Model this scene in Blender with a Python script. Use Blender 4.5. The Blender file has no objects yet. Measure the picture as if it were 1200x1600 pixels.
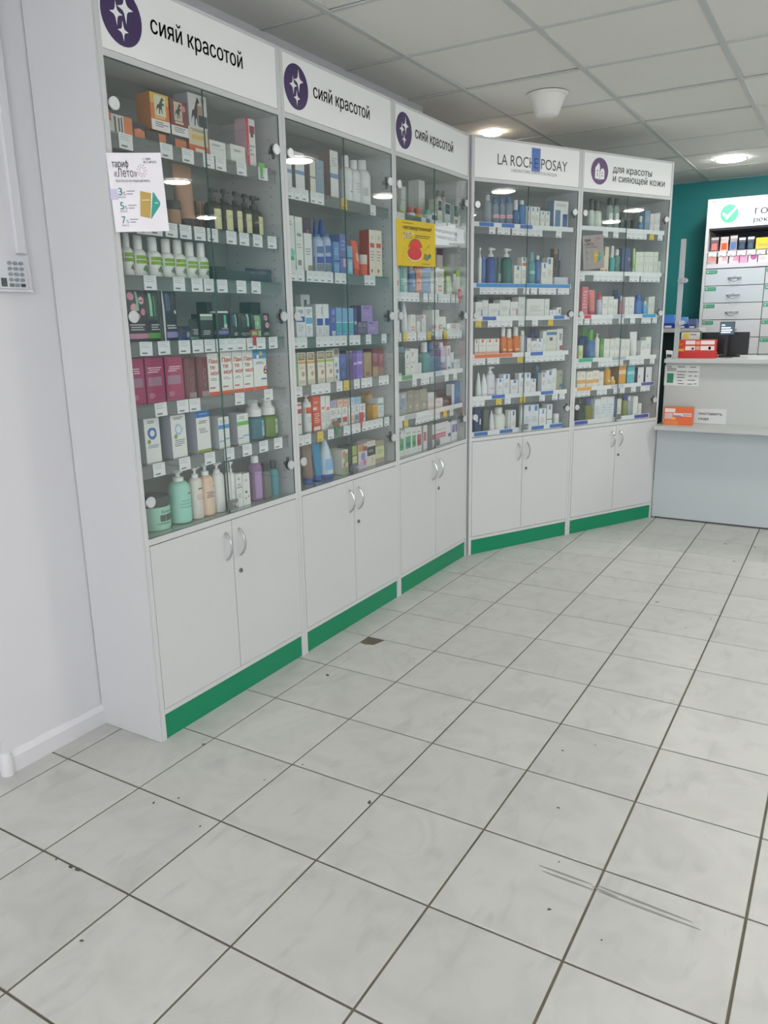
import bpy, bmesh, math, random
from mathutils import Matrix, Vector
from mathutils.geometry import delaunay_2d_cdt, tessellate_polygon

scene = bpy.context.scene
COL = scene.collection
PI = math.pi

# ------------------------------------------------------------------ camera
cam = bpy.data.cameras.new('camera')
cam.sensor_fit = 'VERTICAL'; cam.sensor_height = 36.0; cam.lens = 36.0 * 1204.5 / 1600.0
cam.clip_start = 0.05
camo = bpy.data.objects.new('camera', cam); COL.objects.link(camo)
R = ((0.859218, -0.107576, 0.500171), (0.511317, 0.213599, -0.832425), (-0.017288, 0.970980, 0.238533))
camo.matrix_world = Matrix.Translation((2.0516, -1.3910, 1.3586)) @ Matrix(R).to_4x4()
scene.camera = camo

# ------------------------------------------------------------------ world, exposure
world = bpy.data.worlds.new('overcast_sky'); scene.world = world
world.use_nodes = True
bg = world.node_tree.nodes['Background']
bg.inputs['Color'].default_value = (0.95, 0.93, 1.02, 1); bg.inputs['Strength'].default_value = 3.7
vs = scene.view_settings
vs.view_transform = 'Standard'; vs.look = 'None'; vs.gamma = 1.0; vs.use_curve_mapping = False
vs.exposure = 0.11
LAMP_STRENGTH = 100.0
LAMP_COLOR = (1.0, 0.965, 0.935)

# ------------------------------------------------------------------ materials
def lin(c):
    return c / 12.92 if c <= 0.04045 else ((c + 0.055) / 1.055) ** 2.4
def rgb(h):
    return tuple(lin(int(h[i:i + 2], 16) / 255) for i in (0, 2, 4)) + (1.0,)
MATS = {}
def mat(h, rough=0.45, metal=0.0, kind='plain', emit=0.0, spec=0.5):
    key = (h, rough, metal, kind, emit, spec)
    if key in MATS:
        return MATS[key]
    m = bpy.data.materials.new(kind + '_' + h); m.use_nodes = True
    nt = m.node_tree; p = nt.nodes['Principled BSDF']; out = nt.nodes['Material Output']
    c = rgb(h)
    p.inputs['Roughness'].default_value = rough; p.inputs['Metallic'].default_value = metal
    p.inputs['Specular IOR Level'].default_value = spec
    if kind == 'plain':
        # faint procedural unevenness of printed or moulded stock
        tc = nt.nodes.new('ShaderNodeTexCoord'); nz = nt.nodes.new('ShaderNodeTexNoise')
        nz.inputs['Scale'].default_value = 9.0; nz.inputs['Detail'].default_value = 2.0
        mx = nt.nodes.new('ShaderNodeMix'); mx.data_type = 'RGBA'
        mx.inputs[6].default_value = tuple(v * 0.95 for v in c[:3]) + (1,)
        mx.inputs[7].default_value = tuple(min(1, v * 1.04) for v in c[:3]) + (1,)
        nt.links.new(tc.outputs['Object'], nz.inputs['Vector'])
        nt.links.new(nz.outputs['Fac'], mx.inputs['Factor'])
        nt.links.new(mx.outputs[2], p.inputs['Base Color'])
    else:
        p.inputs['Base Color'].default_value = c
    if emit:
        p.inputs['Emission Color'].default_value = c; p.inputs['Emission Strength'].default_value = emit
    if kind == 'clear':
        tr = nt.nodes.new('ShaderNodeBsdfTransparent'); tr.inputs['Color'].default_value = tuple(0.35 + 0.65 * v for v in c[:3]) + (1,)
        ms = nt.nodes.new('ShaderNodeMixShader'); ms.inputs[0].default_value = 0.62
        nt.links.new(tr.outputs[0], ms.inputs[1]); nt.links.new(p.outputs[0], ms.inputs[2])
        nt.links.new(ms.outputs[0], out.inputs['Surface'])
        p.inputs['Roughness'].default_value = 0.12
    MATS[key] = m
    return m

def glass_mat(name, tint, body=0.0, ior=1.5):
    m = bpy.data.materials.new(name); m.use_nodes = True
    nt = m.node_tree; nt.nodes.remove(nt.nodes['Principled BSDF']); out = nt.nodes['Material Output']
    tr = nt.nodes.new('ShaderNodeBsdfTransparent'); tr.inputs['Color'].default_value = tint + (1,)
    gl = nt.nodes.new('ShaderNodeBsdfGlossy'); gl.inputs['Roughness'].default_value = 0.0
    gl.inputs['Color'].default_value = (1, 1, 1, 1)
    # Schlick reflectance of a thin pane, the same from both of its faces
    lw = nt.nodes.new('ShaderNodeLayerWeight'); lw.inputs['Blend'].default_value = 0.5
    pw = nt.nodes.new('ShaderNodeMath'); pw.operation = 'POWER'; pw.inputs[1].default_value = 5.0
    mr = nt.nodes.new('ShaderNodeMapRange'); f0 = ((ior - 1) / (ior + 1)) ** 2
    mr.inputs['To Min'].default_value = f0; mr.inputs['To Max'].default_value = 1.0
    ms = nt.nodes.new('ShaderNodeMixShader')
    nt.links.new(lw.outputs['Facing'], pw.inputs[0]); nt.links.new(pw.outputs[0], mr.inputs['Value']); nt.links.new(mr.outputs[0], ms.inputs[0])
    if body:
        df = nt.nodes.new('ShaderNodeBsdfDiffuse'); df.inputs['Color'].default_value = (0.7, 0.75, 0.74, 1)
        m2 = nt.nodes.new('ShaderNodeMixShader'); m2.inputs[0].default_value = body
        nt.links.new(tr.outputs[0], m2.inputs[1]); nt.links.new(df.outputs[0], m2.inputs[2])
        nt.links.new(m2.outputs[0], ms.inputs[1])
    else:
        nt.links.new(tr.outputs[0], ms.inputs[1])
    nt.links.new(gl.outputs[0], ms.inputs[2]); nt.links.new(ms.outputs[0], out.inputs['Surface'])
    return m

def marble_mat():
    m = bpy.data.materials.new('grey_marble_tile'); m.use_nodes = True
    nt = m.node_tree; p = nt.nodes['Principled BSDF']
    geo = nt.nodes.new('ShaderNodeNewGeometry'); oi = nt.nodes.new('ShaderNodeObjectInfo')
    ad = nt.nodes.new('ShaderNodeVectorMath'); ad.operation = 'ADD'
    sc = nt.nodes.new('ShaderNodeVectorMath'); sc.operation = 'SCALE'; sc.inputs[0].default_value = (7, 5, 9)
    nt.links.new(oi.outputs['Random'], sc.inputs['Scale'])
    nt.links.new(geo.outputs['Position'], ad.inputs[0]); nt.links.new(sc.outputs[0], ad.inputs[1])
    n1 = nt.nodes.new('ShaderNodeTexNoise'); n1.inputs['Scale'].default_value = 5.5; n1.inputs['Detail'].default_value = 7; n1.inputs['Distortion'].default_value = 1.6
    mp = nt.nodes.new('ShaderNodeMapping'); mp.inputs['Rotation'].default_value = (0, 0, 0.75); mp.inputs['Scale'].default_value = (15, 5.5, 5)
    nt.links.new(ad.outputs[0], mp.inputs['Vector'])
    n2 = nt.nodes.new('ShaderNodeTexNoise'); n2.inputs['Scale'].default_value = 1.0; n2.inputs['Detail'].default_value = 6; n2.inputs['Distortion'].default_value = 0.8
    nt.links.new(ad.outputs[0], n1.inputs['Vector']); nt.links.new(mp.outputs[0], n2.inputs['Vector'])
    r1 = nt.nodes.new('ShaderNodeValToRGB')
    r1.color_ramp.elements[0].position = 0.30; r1.color_ramp.elements[0].color = rgb('b2b4af')
    r1.color_ramp.elements[1].position = 0.60; r1.color_ramp.elements[1].color = rgb('bcbeb9')
    r2 = nt.nodes.new('ShaderNodeValToRGB')
    e = r2.color_ramp.elements
    e[0].position = 0.56; e[0].color = (1, 1, 1, 1); e[1].position = 0.74; e[1].color = (0.72, 0.73, 0.75, 1)
    mu = nt.nodes.new('ShaderNodeMix'); mu.data_type = 'RGBA'; mu.blend_type = 'MULTIPLY'; mu.inputs['Factor'].default_value = 0.5
    nt.links.new(n1.outputs['Fac'], r1.inputs['Fac']); nt.links.new(n2.outputs['Fac'], r2.inputs['Fac'])
    nt.links.new(r1.outputs['Color'], mu.inputs[6]); nt.links.new(r2.outputs['Color'], mu.inputs[7])
    hv = nt.nodes.new('ShaderNodeHueSaturation')
    mr = nt.nodes.new('ShaderNodeMapRange'); mr.inputs['To Min'].default_value = 0.955; mr.inputs['To Max'].default_value = 1.03
    nt.links.new(oi.outputs['Random'], mr.inputs['Value']); nt.links.new(mr.outputs[0], hv.inputs['Value'])
    nt.links.new(mu.outputs[2], hv.inputs['Color']); nt.links.new(hv.outputs[0], p.inputs['Base Color'])
    rr = nt.nodes.new('ShaderNodeMapRange'); rr.inputs['To Min'].default_value = 0.26; rr.inputs['To Max'].default_value = 0.42
    nt.links.new(n1.outputs['Fac'], rr.inputs['Value']); nt.links.new(rr.outputs[0], p.inputs['Roughness'])
    p.inputs['Specular IOR Level'].default_value = 0.4
    return m

def surface_mat(name, a, b_, scale, rough, bump=0.0):
    m = bpy.data.materials.new(name); m.use_nodes = True
    nt = m.node_tree; p = nt.nodes['Principled BSDF']; p.inputs['Roughness'].default_value = rough
    p.inputs['Specular IOR Level'].default_value = 0.35
    geo = nt.nodes.new('ShaderNodeNewGeometry'); n = nt.nodes.new('ShaderNodeTexNoise')
    n.inputs['Scale'].default_value = scale; n.inputs['Detail'].default_value = 4
    nt.links.new(geo.outputs['Position'], n.inputs['Vector'])
    mx = nt.nodes.new('ShaderNodeMix'); mx.data_type = 'RGBA'; mx.inputs[6].default_value = rgb(a); mx.inputs[7].default_value = rgb(b_)
    nt.links.new(n.outputs['Fac'], mx.inputs['Factor']); nt.links.new(mx.outputs[2], p.inputs['Base Color'])
    if bump:
        bp = nt.nodes.new('ShaderNodeBump'); bp.inputs['Strength'].default_value = bump; bp.inputs['Distance'].default_value = 0.002
        n2 = nt.nodes.new('ShaderNodeTexNoise'); n2.inputs['Scale'].default_value = scale * 40
        nt.links.new(geo.outputs['Position'], n2.inputs['Vector'])
        nt.links.new(n2.outputs['Fac'], bp.inputs['Height']); nt.links.new(bp.outputs[0], p.inputs['Normal'])
    return m

M_WALL = surface_mat('white_painted_wall', 'd2d3d6', 'd7d8db', 1.5, 0.55, 0.05)
M_GREEN_WALL = surface_mat('teal_green_wall', '278a8a', '2c9090', 1.2, 0.5, 0.05)
M_CEIL = surface_mat('mineral_ceiling_tile', 'e4e4de', 'e9e9e3', 3.0, 0.85, 0.25)
M_RAIL = surface_mat('ceiling_rail_white', 'c4c7c5', 'cccfcd', 3.0, 0.5)
M_VOID = surface_mat('dark_ceiling_void', '3a3a38', '454543', 2.0, 0.9)
M_GROUT = surface_mat('dirty_grout', '4e4b44', '75705f', 9.0, 0.85)
M_TILE = marble_mat()
M_LAM = surface_mat('white_laminate', 'c8cbcb', 'cdd0d0', 2.0, 0.42)
M_LAMSHADE = surface_mat('shaded_white_laminate_inside', 'a3a8a8', 'a9aeae', 2.0, 0.5)  # white laminate darkened for the shade inside the cases
M_PLINTH = surface_mat('green_plinth_laminate', '12825a', '148860', 3.0, 0.38)
M_SIGN = surface_mat('white_sign_board', 'ecefee', 'f0f3f2', 2.0, 0.35)
M_DOORGLASS = glass_mat('door_glass', (0.965, 0.98, 0.974), 0.022)
M_WINGLASS = glass_mat('window_glass', (0.98, 0.98, 0.98))
M_SHELFGLASS = glass_mat('shelf_glass', (0.93, 0.965, 0.952), 0.012)
M_RAILPLASTIC = glass_mat('clear_price_rail', (0.90, 0.92, 0.93), 0.12)
M_GLASSEDGE = mat('4d6f67', 0.2, 0, 'glassedge'); M_HINGE = mat('d2d5d6', 0.32, 0.35, 'hinge')
M_CHROME = mat('c9cccd', 0.16, 1.0, 'metal')
M_STEEL = mat('9b9fa0', 0.3, 1.0, 'metal')
M_TAG = mat('e6eaec', 0.4); M_TAGY = mat('e2c52a', 0.4); M_INK = mat('5c6468', 0.6); M_BLACK = mat('16191c', 0.4)
M_PURPLE = mat('3d2a5c', 0.35); M_PURPLE2 = mat('6a527c', 0.4)
M_COUNTER = surface_mat('counter_white_laminate', 'bcc1be', 'c2c7c4', 2.0, 0.4)
M_COUNTERBLUE = surface_mat('counter_pale_blue_panel', 'bac4c6', 'bfc9cb', 2.0, 0.4)

# ------------------------------------------------------------------ mesh helpers
class MB:
    """collects faces (each with a material) and links them as ONE mesh object"""
    def __init__(s): s.v = []; s.f = []; s.m = []; s.mats = []; s.smooth = False
    def mi(s, m):
        if m not in s.mats: s.mats.append(m)
        return s.mats.index(m)
    def add(s, vs, fs, m):
        o = len(s.v); s.v += [tuple(v) for v in vs]; k = s.mi(m)
        for f in fs: s.f.append(tuple(i + o for i in f)); s.m.append(k)
        return s
    def box(s, x0, x1, y0, y1, z0, z1, m, mx=None):
        vs = [(x, y, z) for z in (z0, z1) for y in (y0, y1) for x in (x0, x1)]
        if mx: vs = [mx @ Vector(v) for v in vs]
        return s.add(vs, [(0, 2, 3, 1), (4, 5, 7, 6), (0, 1, 5, 4), (2, 6, 7, 3), (0, 4, 6, 2), (1, 3, 7, 5)], m)
    def lathe(s, prof, m, n=16, cx=0, cy=0, sy=1.0, capb=True, capt=True):
        vs = []; fs = []
        for r, z in prof:
            for k in range(n):
                a = 2 * PI * k / n
                vs.append((cx + r * math.cos(a), cy + r * math.sin(a) * sy, z))
        for i in range(len(prof) - 1):
            for k in range(n):
                j = (k + 1) % n
                fs.append((i * n + k, i * n + j, (i + 1) * n + j, (i + 1) * n + k))
        if capb: fs.append(tuple(range(n - 1, -1, -1)))
        if capt: fs.append(tuple((len(prof) - 1) * n + k for k in range(n)))
        s.smooth = True
        return s.add(vs, fs, m)
    def tube(s, pts, r, m, n=8):
        vs = []; fs = []; P = [Vector(p) for p in pts]
        for i, p in enumerate(P):
            t = (P[min(i + 1, len(P) - 1)] - P[max(i - 1, 0)]).normalized()
            a = t.orthogonal().normalized() if abs(t.x) > 0.9 else t.cross(Vector((1, 0, 0))).normalized()
            b = t.cross(a)
            for k in range(n):
                w = 2 * PI * k / n; vs.append(p + r * (a * math.cos(w) + b * math.sin(w)))
        for i in range(len(P) - 1):
            for k in range(n):
                j = (k + 1) % n; fs.append((i * n + k, i * n + j, (i + 1) * n + j, (i + 1) * n + k))
        fs.append(tuple(range(n - 1, -1, -1))); fs.append(tuple((len(P) - 1) * n + k for k in range(n)))
        s.smooth = True
        return s.add(vs, fs, m)
    def disc_y(s, cx, y0, y1, cz, r, m, n=20, rz=None):
        """short cylinder along y"""
        rz = rz or r; vs = []; fs = []
        for y in (y0, y1):
            for k in range(n):
                a = 2 * PI * k / n; vs.append((cx + r * math.cos(a), y, cz + rz * math.sin(a)))
        for k in range(n):
            j = (k + 1) % n; fs.append((k, j, n + j, n + k))
        fs.append(tuple(range(n))); fs.append(tuple(range(2 * n - 1, n - 1, -1)))
        return s.add(vs, fs, m)
    def poly_y(s, pts, y, m, th=0.0006):
        """flat polygon facing -y, given as (x, z) points counter-clockwise from the front, with a little thickness"""
        n = len(pts); vs = [(x, y, z) for x, z in pts] + [(x, y + th, z) for x, z in pts]
        fs = [tuple(range(n)), tuple(range(2 * n - 1, n - 1, -1))] + [(i, n + i, n + (i + 1) % n, (i + 1) % n) for i in range(n)]
        return s.add(vs, fs, m)
    def mesh(s, name):
        me = bpy.data.meshes.new(name); me.from_pydata(s.v, [], s.f)
        for m in s.mats: me.materials.append(m)
        me.polygons.foreach_set('material_index', s.m)
        if s.smooth:
            me.polygons.foreach_set('use_smooth', [True] * len(me.polygons))
            me.set_sharp_from_angle(angle=math.radians(38))
        me.update()
        return me
    def build(s, name, parent=None, loc=None, rz=0.0):
        return link(name, s.mesh(name), parent, loc, rz)

def link(name, me, parent=None, loc=None, rz=0.0):
    o = bpy.data.objects.new(name, me); COL.objects.link(o)
    if parent: o.parent = parent
    if loc: o.location = loc
    if rz: o.rotation_euler = (0, 0, rz)
    return o
def tag(o, label=None, cat=None, group=None, kind=None):
    if label: o['label'] = label
    if cat: o['category'] = cat
    if group: o['group'] = group
    if kind: o['kind'] = kind
    return o
def thing(name, label, cat, loc=(0, 0, 0), rz=0.0, group=None):
    return tag(link(name, None, None, loc, rz), label, cat, group)
def box_obj(name, x0, x1, y0, y1, z0, z1, m, parent=None):
    return MB().box(x0, x1, y0, y1, z0, z1, m).build(name, parent)
def struct(o, label=None): return tag(o, label, None, None, 'structure')

TXT = {}
def text_mesh(s, bold=0.0):
    """vertices and triangles of a word (left aligned, capitals about 1 high): outlines filled contour by contour, so overlapping strokes join"""
    if s not in TXT:
        c = bpy.data.curves.new('lettering', 'FONT'); c.body = s; c.size = 1.4; c.resolution_u = 3; c.fill_mode = 'NONE'
        o = bpy.data.objects.new('lettering', c); me = bpy.data.meshes.new_from_object(o)
        co = [v.co.copy() for v in me.vertices]; nb = {i: [] for i in range(len(co))}
        for e in me.edges:
            p, q = e.vertices; nb[p].append(q); nb[q].append(p)
        bpy.data.objects.remove(o); bpy.data.meshes.remove(me); bpy.data.curves.remove(c)
        seen = set(); loops = []
        for i in range(len(co)):
            if i in seen or len(nb[i]) < 2: continue
            lp = [i]; seen.add(i); p = i; q = nb[i][1] if i + 1 not in nb[i] else i + 1
            while q != i and q not in seen:
                lp.append(q); seen.add(q); n2 = [k for k in nb[q] if k != p]; p, q = q, (n2[0] if n2 else i)
            if len(lp) > 2: loops.append(lp)
        boxes = [(min(co[k].x for k in l), max(co[k].x for k in l), min(co[k].y for k in l), max(co[k].y for k in l)) for l in loops]
        def winding(x, y):
            n = 0
            for l, bx in zip(loops, boxes):
                if not (bx[0] <= x <= bx[1] and bx[2] <= y <= bx[3]): continue
                for k in range(len(l)):
                    u, v = co[l[k - 1]], co[l[k]]
                    if (u.y > y) != (v.y > y) and x < (v.x - u.x) * (y - u.y) / (v.y - u.y) + u.x: n += 1 if v.y > u.y else -1
            return n
        edges = [(l[k - 1], l[k]) for l in loops for k in range(len(l))]
        v2, _, f2 = delaunay_2d_cdt([v.to_2d() for v in co], edges, [], 0, 1e-6)[:3]
        vs = [(v.x, v.y) for v in v2]; out = []
        for f in f2:
            cx = sum(vs[k][0] for k in f) / len(f); cy = sum(vs[k][1] for k in f) / len(f)
            if winding(cx, cy): out.append(tuple(f))
        TXT[s] = (vs, out)
    return TXT[s]
def put_text(mb, s, x, z, h, m, y=-0.0008, width=None, bold=0.0, mirror=False, rot90=False, slant=0.0):
    vs, fs = text_mesh(s, bold)
    if not vs: return
    w = max(v[0] for v in vs); k = h; kx = k if width is None else width / w
    if rot90:
        out = [(x - v[1] * k, y, z + v[0] * (width / w if width else k)) for v in vs]
    else:
        out = [((x + (w * kx - v[0] * kx if mirror else v[0] * kx) + slant * v[1] * k), y, z + v[1] * k) for v in vs]
    mb.add(out, [f[::-1] if mirror else f for f in fs], m)
    if bold > 0:      # heavier strokes: the same word again, a hair to the side
        e = bold * h * 1.6
        for dx, dz in ((e, 0.0), (e * 0.5, e * 0.4)):
            mb.add([(q[0] + dx, q[1] - 0.00004, q[2] + dz) for q in out], [f[::-1] if mirror else f for f in fs], m)

def sign_words(parent, text, x, z, h, m, y, width, bold=0.0, name='lettering'):
    """one object for each word of a line"""
    def wd(t): return max(v[0] for v in text_mesh(t)[0])
    k = width / wd(text); ws = text.split()
    for i, w_ in enumerate(ws):
        mb = MB(); off = wd(' '.join(ws[:i + 1])) - wd(w_)
        put_text(mb, w_, x + off * k, z, h, m, y, wd(w_) * k, bold); mb.build(name, parent)

# ================================================================== SETTING
T = 0.33
rng = random.Random(11)
# ---- floor: grout bed, tiles as pieces
fl = thing('floor', 'grey marble look ceramic tile floor with dark grout joints', None); struct(fl)
box_obj('grout_bed', -1.2, 6.6, -4.1, 6.2, -0.05, -0.0036, M_GROUT, fl)
g = 0.0031
def tile_mesh(pts):
    n = len(pts); b = 0.0012; mb = MB()
    cx = sum(p[0] for p in pts) / n; cy = sum(p[1] for p in pts) / n
    top = [(p[0] + (cx - p[0]) * 0.008, p[1] + (cy - p[1]) * 0.008, 0) for p in pts]
    low = [(p[0], p[1], -b) for p in pts]; bot = [(p[0], p[1], -0.006) for p in pts]
    fs = [tuple(range(n))] + [(i, n + i, n + (i + 1) % n, (i + 1) % n) for i in range(n)] + [(n + i, 2 * n + i, 2 * n + (i + 1) % n, n + (i + 1) % n) for i in range(n)]
    mb.add(top + low + bot, fs, M_TILE)
    return mb.mesh('floor_tile')
sq = tile_mesh([(g, g), (T - g, g), (T - g, T - g), (g, T - g)])
chip = tile_mesh([(g, g), (T - g, g), (T - g, T - g), (0.088, T - g), (0.070, T - 0.070), (0.030, T - 0.083), (g, T - 0.076)])
done = set()
for j in range(-4, 13):
    for i in range(-2, 13):
        if j < -1 and i < 0: continue
        if j > 8 and i < 1: continue
        o = link('floor_tile', chip if (i, j) == (1, 3) else sq, fl, (i * T, j * T, rng.uniform(-0.0006, 0)))
        o.rotation_euler = (rng.uniform(-0.001, 0.001), rng.uniform(-0.001, 0.001), 0)
        done.add((i, j))
rest = MB()
for j in range(-12, 19):
    for i in range(-4, 20):
        if (i, j) in done: continue
        rest.box(i * T + g, (i + 1) * T - g, j * T + g, (j + 1) * T - g, -0.004, 0, M_TILE)
tag(rest.build('floor_tile_field', fl), kind='stuff')
# chips, specks and scuffs on the tiles
def speck(x, y, r, ang, ar, m):
    mb = MB(); pts = []
    for k in range(7):
        a = 2 * PI * k / 7; q = r * rng.uniform(0.6, 1.2)
        u, v = q * math.cos(a), q * ar * math.sin(a)
        pts.append((x + u * math.cos(ang) - v * math.sin(ang), y + u * math.sin(ang) + v * math.cos(ang), 0.0006))
    mb.add(pts, [tuple(range(7))], m); mb.build('tile_chip', fl)
M_SPECK = mat('4a4846', 0.8); M_SCUFF = mat('8b8b88', 0.6)
for x, y, r, a, q in [(0.981, 0.278, 0.011, 2.0, 0.55), (0.328, 0.28, 0.008, 1.1, 0.55), (0.45, -0.338, 0.008, 3.0, 0.55), (0.476, -0.335, 0.009, 0.2, 0.55), (0.392, -0.337, 0.005, 2.6, 0.55), (0.43, -0.035, 0.007, 2.0, 0.55), (0.476, 0.019, 0.006, 2.1, 0.55), (0.627, -0.047, 0.006, 1.9, 0.55), (0.684, -0.488, 0.007, 0.5, 0.55), (0.692, 0.343, 0.005, 1.4, 0.55), (0.64, 0.217, 0.004, 0.7, 0.55), (0.394, 0.91, 0.012, 2.2, 0.55), (1.466, 0.522, 0.006, 0.1, 0.55), (1.542, 0.301, 0.004, 1.5, 0.55), (1.575, 0.13, 0.006, 0.8, 0.55), (1.382, 0.822, 0.006, 0.0, 0.55), (1.464, 0.907, 0.004, 2.0, 0.55), (1.504, 3.588, 0.014, 0.3, 0.55), (1.671, 3.596, 0.012, 0.6, 0.55), (1.598, 3.238, 0.012, 2.7, 0.55), (1.358, 2.358, 0.01, 3.0, 0.55), (1.54, 2.084, 0.006, 0.0, 0.55), (1.62, 2.25, 0.006, 1.4, 0.55), (0.679, 2.519, 0.008, 2.6, 0.55), (1.589, 1.324, 0.004, 1.4, 0.55), (0.621, 1.211, 0.005, 2.1, 0.55), (1.708, 0.099, 0.004, 1.3, 0.55)]:
    speck(x, y, r, a, q, M_SPECK)
for (x0, y0, x1, y1, w) in [(1.501, 0.265, 1.639, 0.263, 0.0028), (1.517, 0.249, 1.649, 0.246, 0.0028), (1.649, 0.266, 1.875, 0.255, 0.0028), (1.661, 0.247, 1.895, 0.24, 0.0028), (1.641, 0.256, 1.705, 0.25, 0.0028)]:
    d = Vector((x1 - x0, y1 - y0, 0)).normalized(); nn = Vector((-d.y, d.x, 0))
    P = []
    for k in range(9):
        t = k / 8; ww = w * math.sin(PI * (0.08 + 0.84 * t)); c = Vector((x0 + (x1 - x0) * t, y0 + (y1 - y0) * t, 0.0006))
        P.append((c + nn * ww, c - nn * ww))
    MB().add([p for q in P for p in q], [(2 * k, 2 * k + 1, 2 * k + 3, 2 * k + 2) for k in range(8)], M_SCUFF).build('scuff_mark', fl)

# ---- walls
H = 2.485
WX = -0.092
w = struct(box_obj('wall_left', WX - 0.25, WX, -0.158, 2.66, 0, H + 0.1, M_WALL), 'white wall with the alarm keypad beside the first glass case')
w = struct(box_obj('wall_niche', -1.2, -1.1, 2.66, 6.12, 0, H + 0.1, M_WALL), 'white wall behind the corner glass cases')
w = struct(box_obj('wall_return', -1.2, WX - 0.25, 2.56, 2.66, 0, H + 0.1, M_WALL), 'white return wall behind the corner')
w = struct(box_obj('wall_end', -1.2, WX - 0.25, -0.30, -0.20, 0, H + 0.1, M_WALL), 'white wall stub past the keypad wall')
w = struct(box_obj('wall_front', -1.2, 6.6, 6.12, 6.22, 0, H + 0.1, M_GREEN_WALL), 'teal green wall behind the counter')
w = struct(box_obj('wall_right', 6.5, 6.6, -4.1, 6.12, 0, H + 0.1, M_WALL), 'white wall on the far side of the shop')
w = struct(box_obj('wall_side', -1.3, -1.2, -4.1, -0.2, 0, H + 0.1, M_WALL), 'white wall beside the entrance')
bw = thing('wall_back', 'white wall with a wide shop window behind the viewer', None); struct(bw)
box_obj('wall_panel', -1.2, 0.2, -4.1, -4.0, 0, H + 0.1, M_WALL, bw); box_obj('wall_panel', 6.0, 6.5, -4.1, -4.0, 0, H + 0.1, M_WALL, bw)
box_obj('wall_panel', 0.2, 6.0, -4.1, -4.0, 0, 0.35, M_WALL, bw); box_obj('wall_panel', 0.2, 6.0, -4.1, -4.0, 2.3, H + 0.1, M_WALL, bw)
wi = thing('window_1', 'wide shop window with white mullions', None); struct(wi)
for k in range(5):
    x = 0.2 + k * 1.4325
    box_obj('mullion', x, x + 0.07, -4.08, -4.02, 0.35, 2.3, M_LAM, wi)
for k in range(4):
    box_obj('pane', 0.27 + k * 1.4325, 0.2 + (k + 1) * 1.4325, -4.055, -4.047, 0.35, 2.3, M_WINGLASS, wi)
# ---- baseboard with rounded end
bb = thing('baseboard_left', 'white skirting board under the keypad wall', None); struct(bb)
MB().add([(WX, -0.14, 0), (WX + 0.014, -0.14, 0), (WX + 0.014, -0.14, 0.052), (WX + 0.004, -0.14, 0.068), (WX, -0.14, 0.07),
          (WX, 0.222, 0), (WX + 0.014, 0.222, 0), (WX + 0.014, 0.222, 0.052), (WX + 0.004, 0.222, 0.068), (WX, 0.222, 0.07)],
         [(0, 1, 6, 5), (1, 2, 7, 6), (2, 3, 8, 7), (3, 4, 9, 8), (4, 0, 5, 9), (4, 3, 2, 1, 0), (5, 6, 7, 8, 9)], M_WALL).build('skirting_board', bb)
MB().lathe([(0.021, 0), (0.021, 0.06), (0.016, 0.074), (0.0, 0.077)], M_WALL, 20, WX + 0.002, -0.152, capt=False).build('corner_cap', bb)

# ---- ceiling: void panel, rails, tiles
ce = thing('ceiling', 'suspended ceiling of square white tiles in a rail grid', None); struct(ce)
box_obj('ceiling_slab', -1.3, 6.6, -4.1, 6.22, H + 0.06, H + 0.1, M_VOID, ce)
CX0, CY0, CP = 0.231, 1.297, 0.603
ct = MB().box(0.012, CP - 0.012, 0.012, CP - 0.012, 0.004, 0.018, M_CEIL).mesh('ceiling_tile')
cdone = set()
for b in range(-3, 10):
    for a in range(-5, 9):
        o = link('ceiling_tile', ct, ce, (CX0 + b * CP, CY0 + a * CP, H + rng.uniform(0, 0.002)))
        o.rotation_euler = (rng.uniform(-0.004, 0.004), rng.uniform(-0.002, 0.002), 0)
        cdone.add((a, b))
rest = MB()
for b in range(-3, 11):
    for a in range(-9, 9):
        if (a, b) not in cdone:
            rest.box(CX0 + b * CP + 0.012, CX0 + (b + 1) * CP - 0.012, CY0 + a * CP + 0.012, CY0 + (a + 1) * CP - 0.012, H + 0.004, H + 0.018, M_CEIL)
tag(rest.build('ceiling_tile_field', ce), kind='stuff')
for b in range(-2, 12):
    box_obj('ceiling_rail', CX0 + b * CP - 0.012, CX0 + b * CP + 0.012, -4.0, 6.12, H - 0.001, H + 0.006, M_RAIL, ce)
for a in range(-8, 9):
    for b in range(-3, 11):
        if (a, b) in cdone or (a - 1, b) in cdone:
            box_obj('cross_rail', CX0 + b * CP + 0.012, CX0 + (b + 1) * CP - 0.012, CY0 + a * CP - 0.009, CY0 + a * CP + 0.009, H + 0.001, H + 0.006, M_RAIL, ce)

# ---- round ceiling lamps
M_GLOW = mat('ffffff', 0.5, 0, 'lamp', LAMP_STRENGTH)
M_GLOW.node_tree.nodes['Principled BSDF'].inputs['Emission Color'].default_value = LAMP_COLOR + (1,)
lamp_ring = MB().lathe([(0.114, 0), (0.114, -0.005), (0.102, -0.007), (0.1005, -0.004)], M_LAM, 28, capb=False, capt=False).mesh('lamp_rim')
lamp_disc = MB().lathe([(0.100, -0.002), (0.100, -0.007), (0.094, -0.011), (0.070, -0.015), (0.035, -0.017), (0.0, -0.018)], M_GLOW, 28, capt=False).mesh('lamp_diffuser')
M_WARM = mat('fffefd', 0.5, 0, 'lamp', LAMP_STRENGTH * 1.2)
M_WARM.node_tree.nodes['Principled BSDF'].inputs['Emission Color'].default_value = (1.0, 0.80, 0.66, 1)
warm_disc = lamp_disc.copy(); warm_disc.materials[0] = M_WARM
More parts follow.
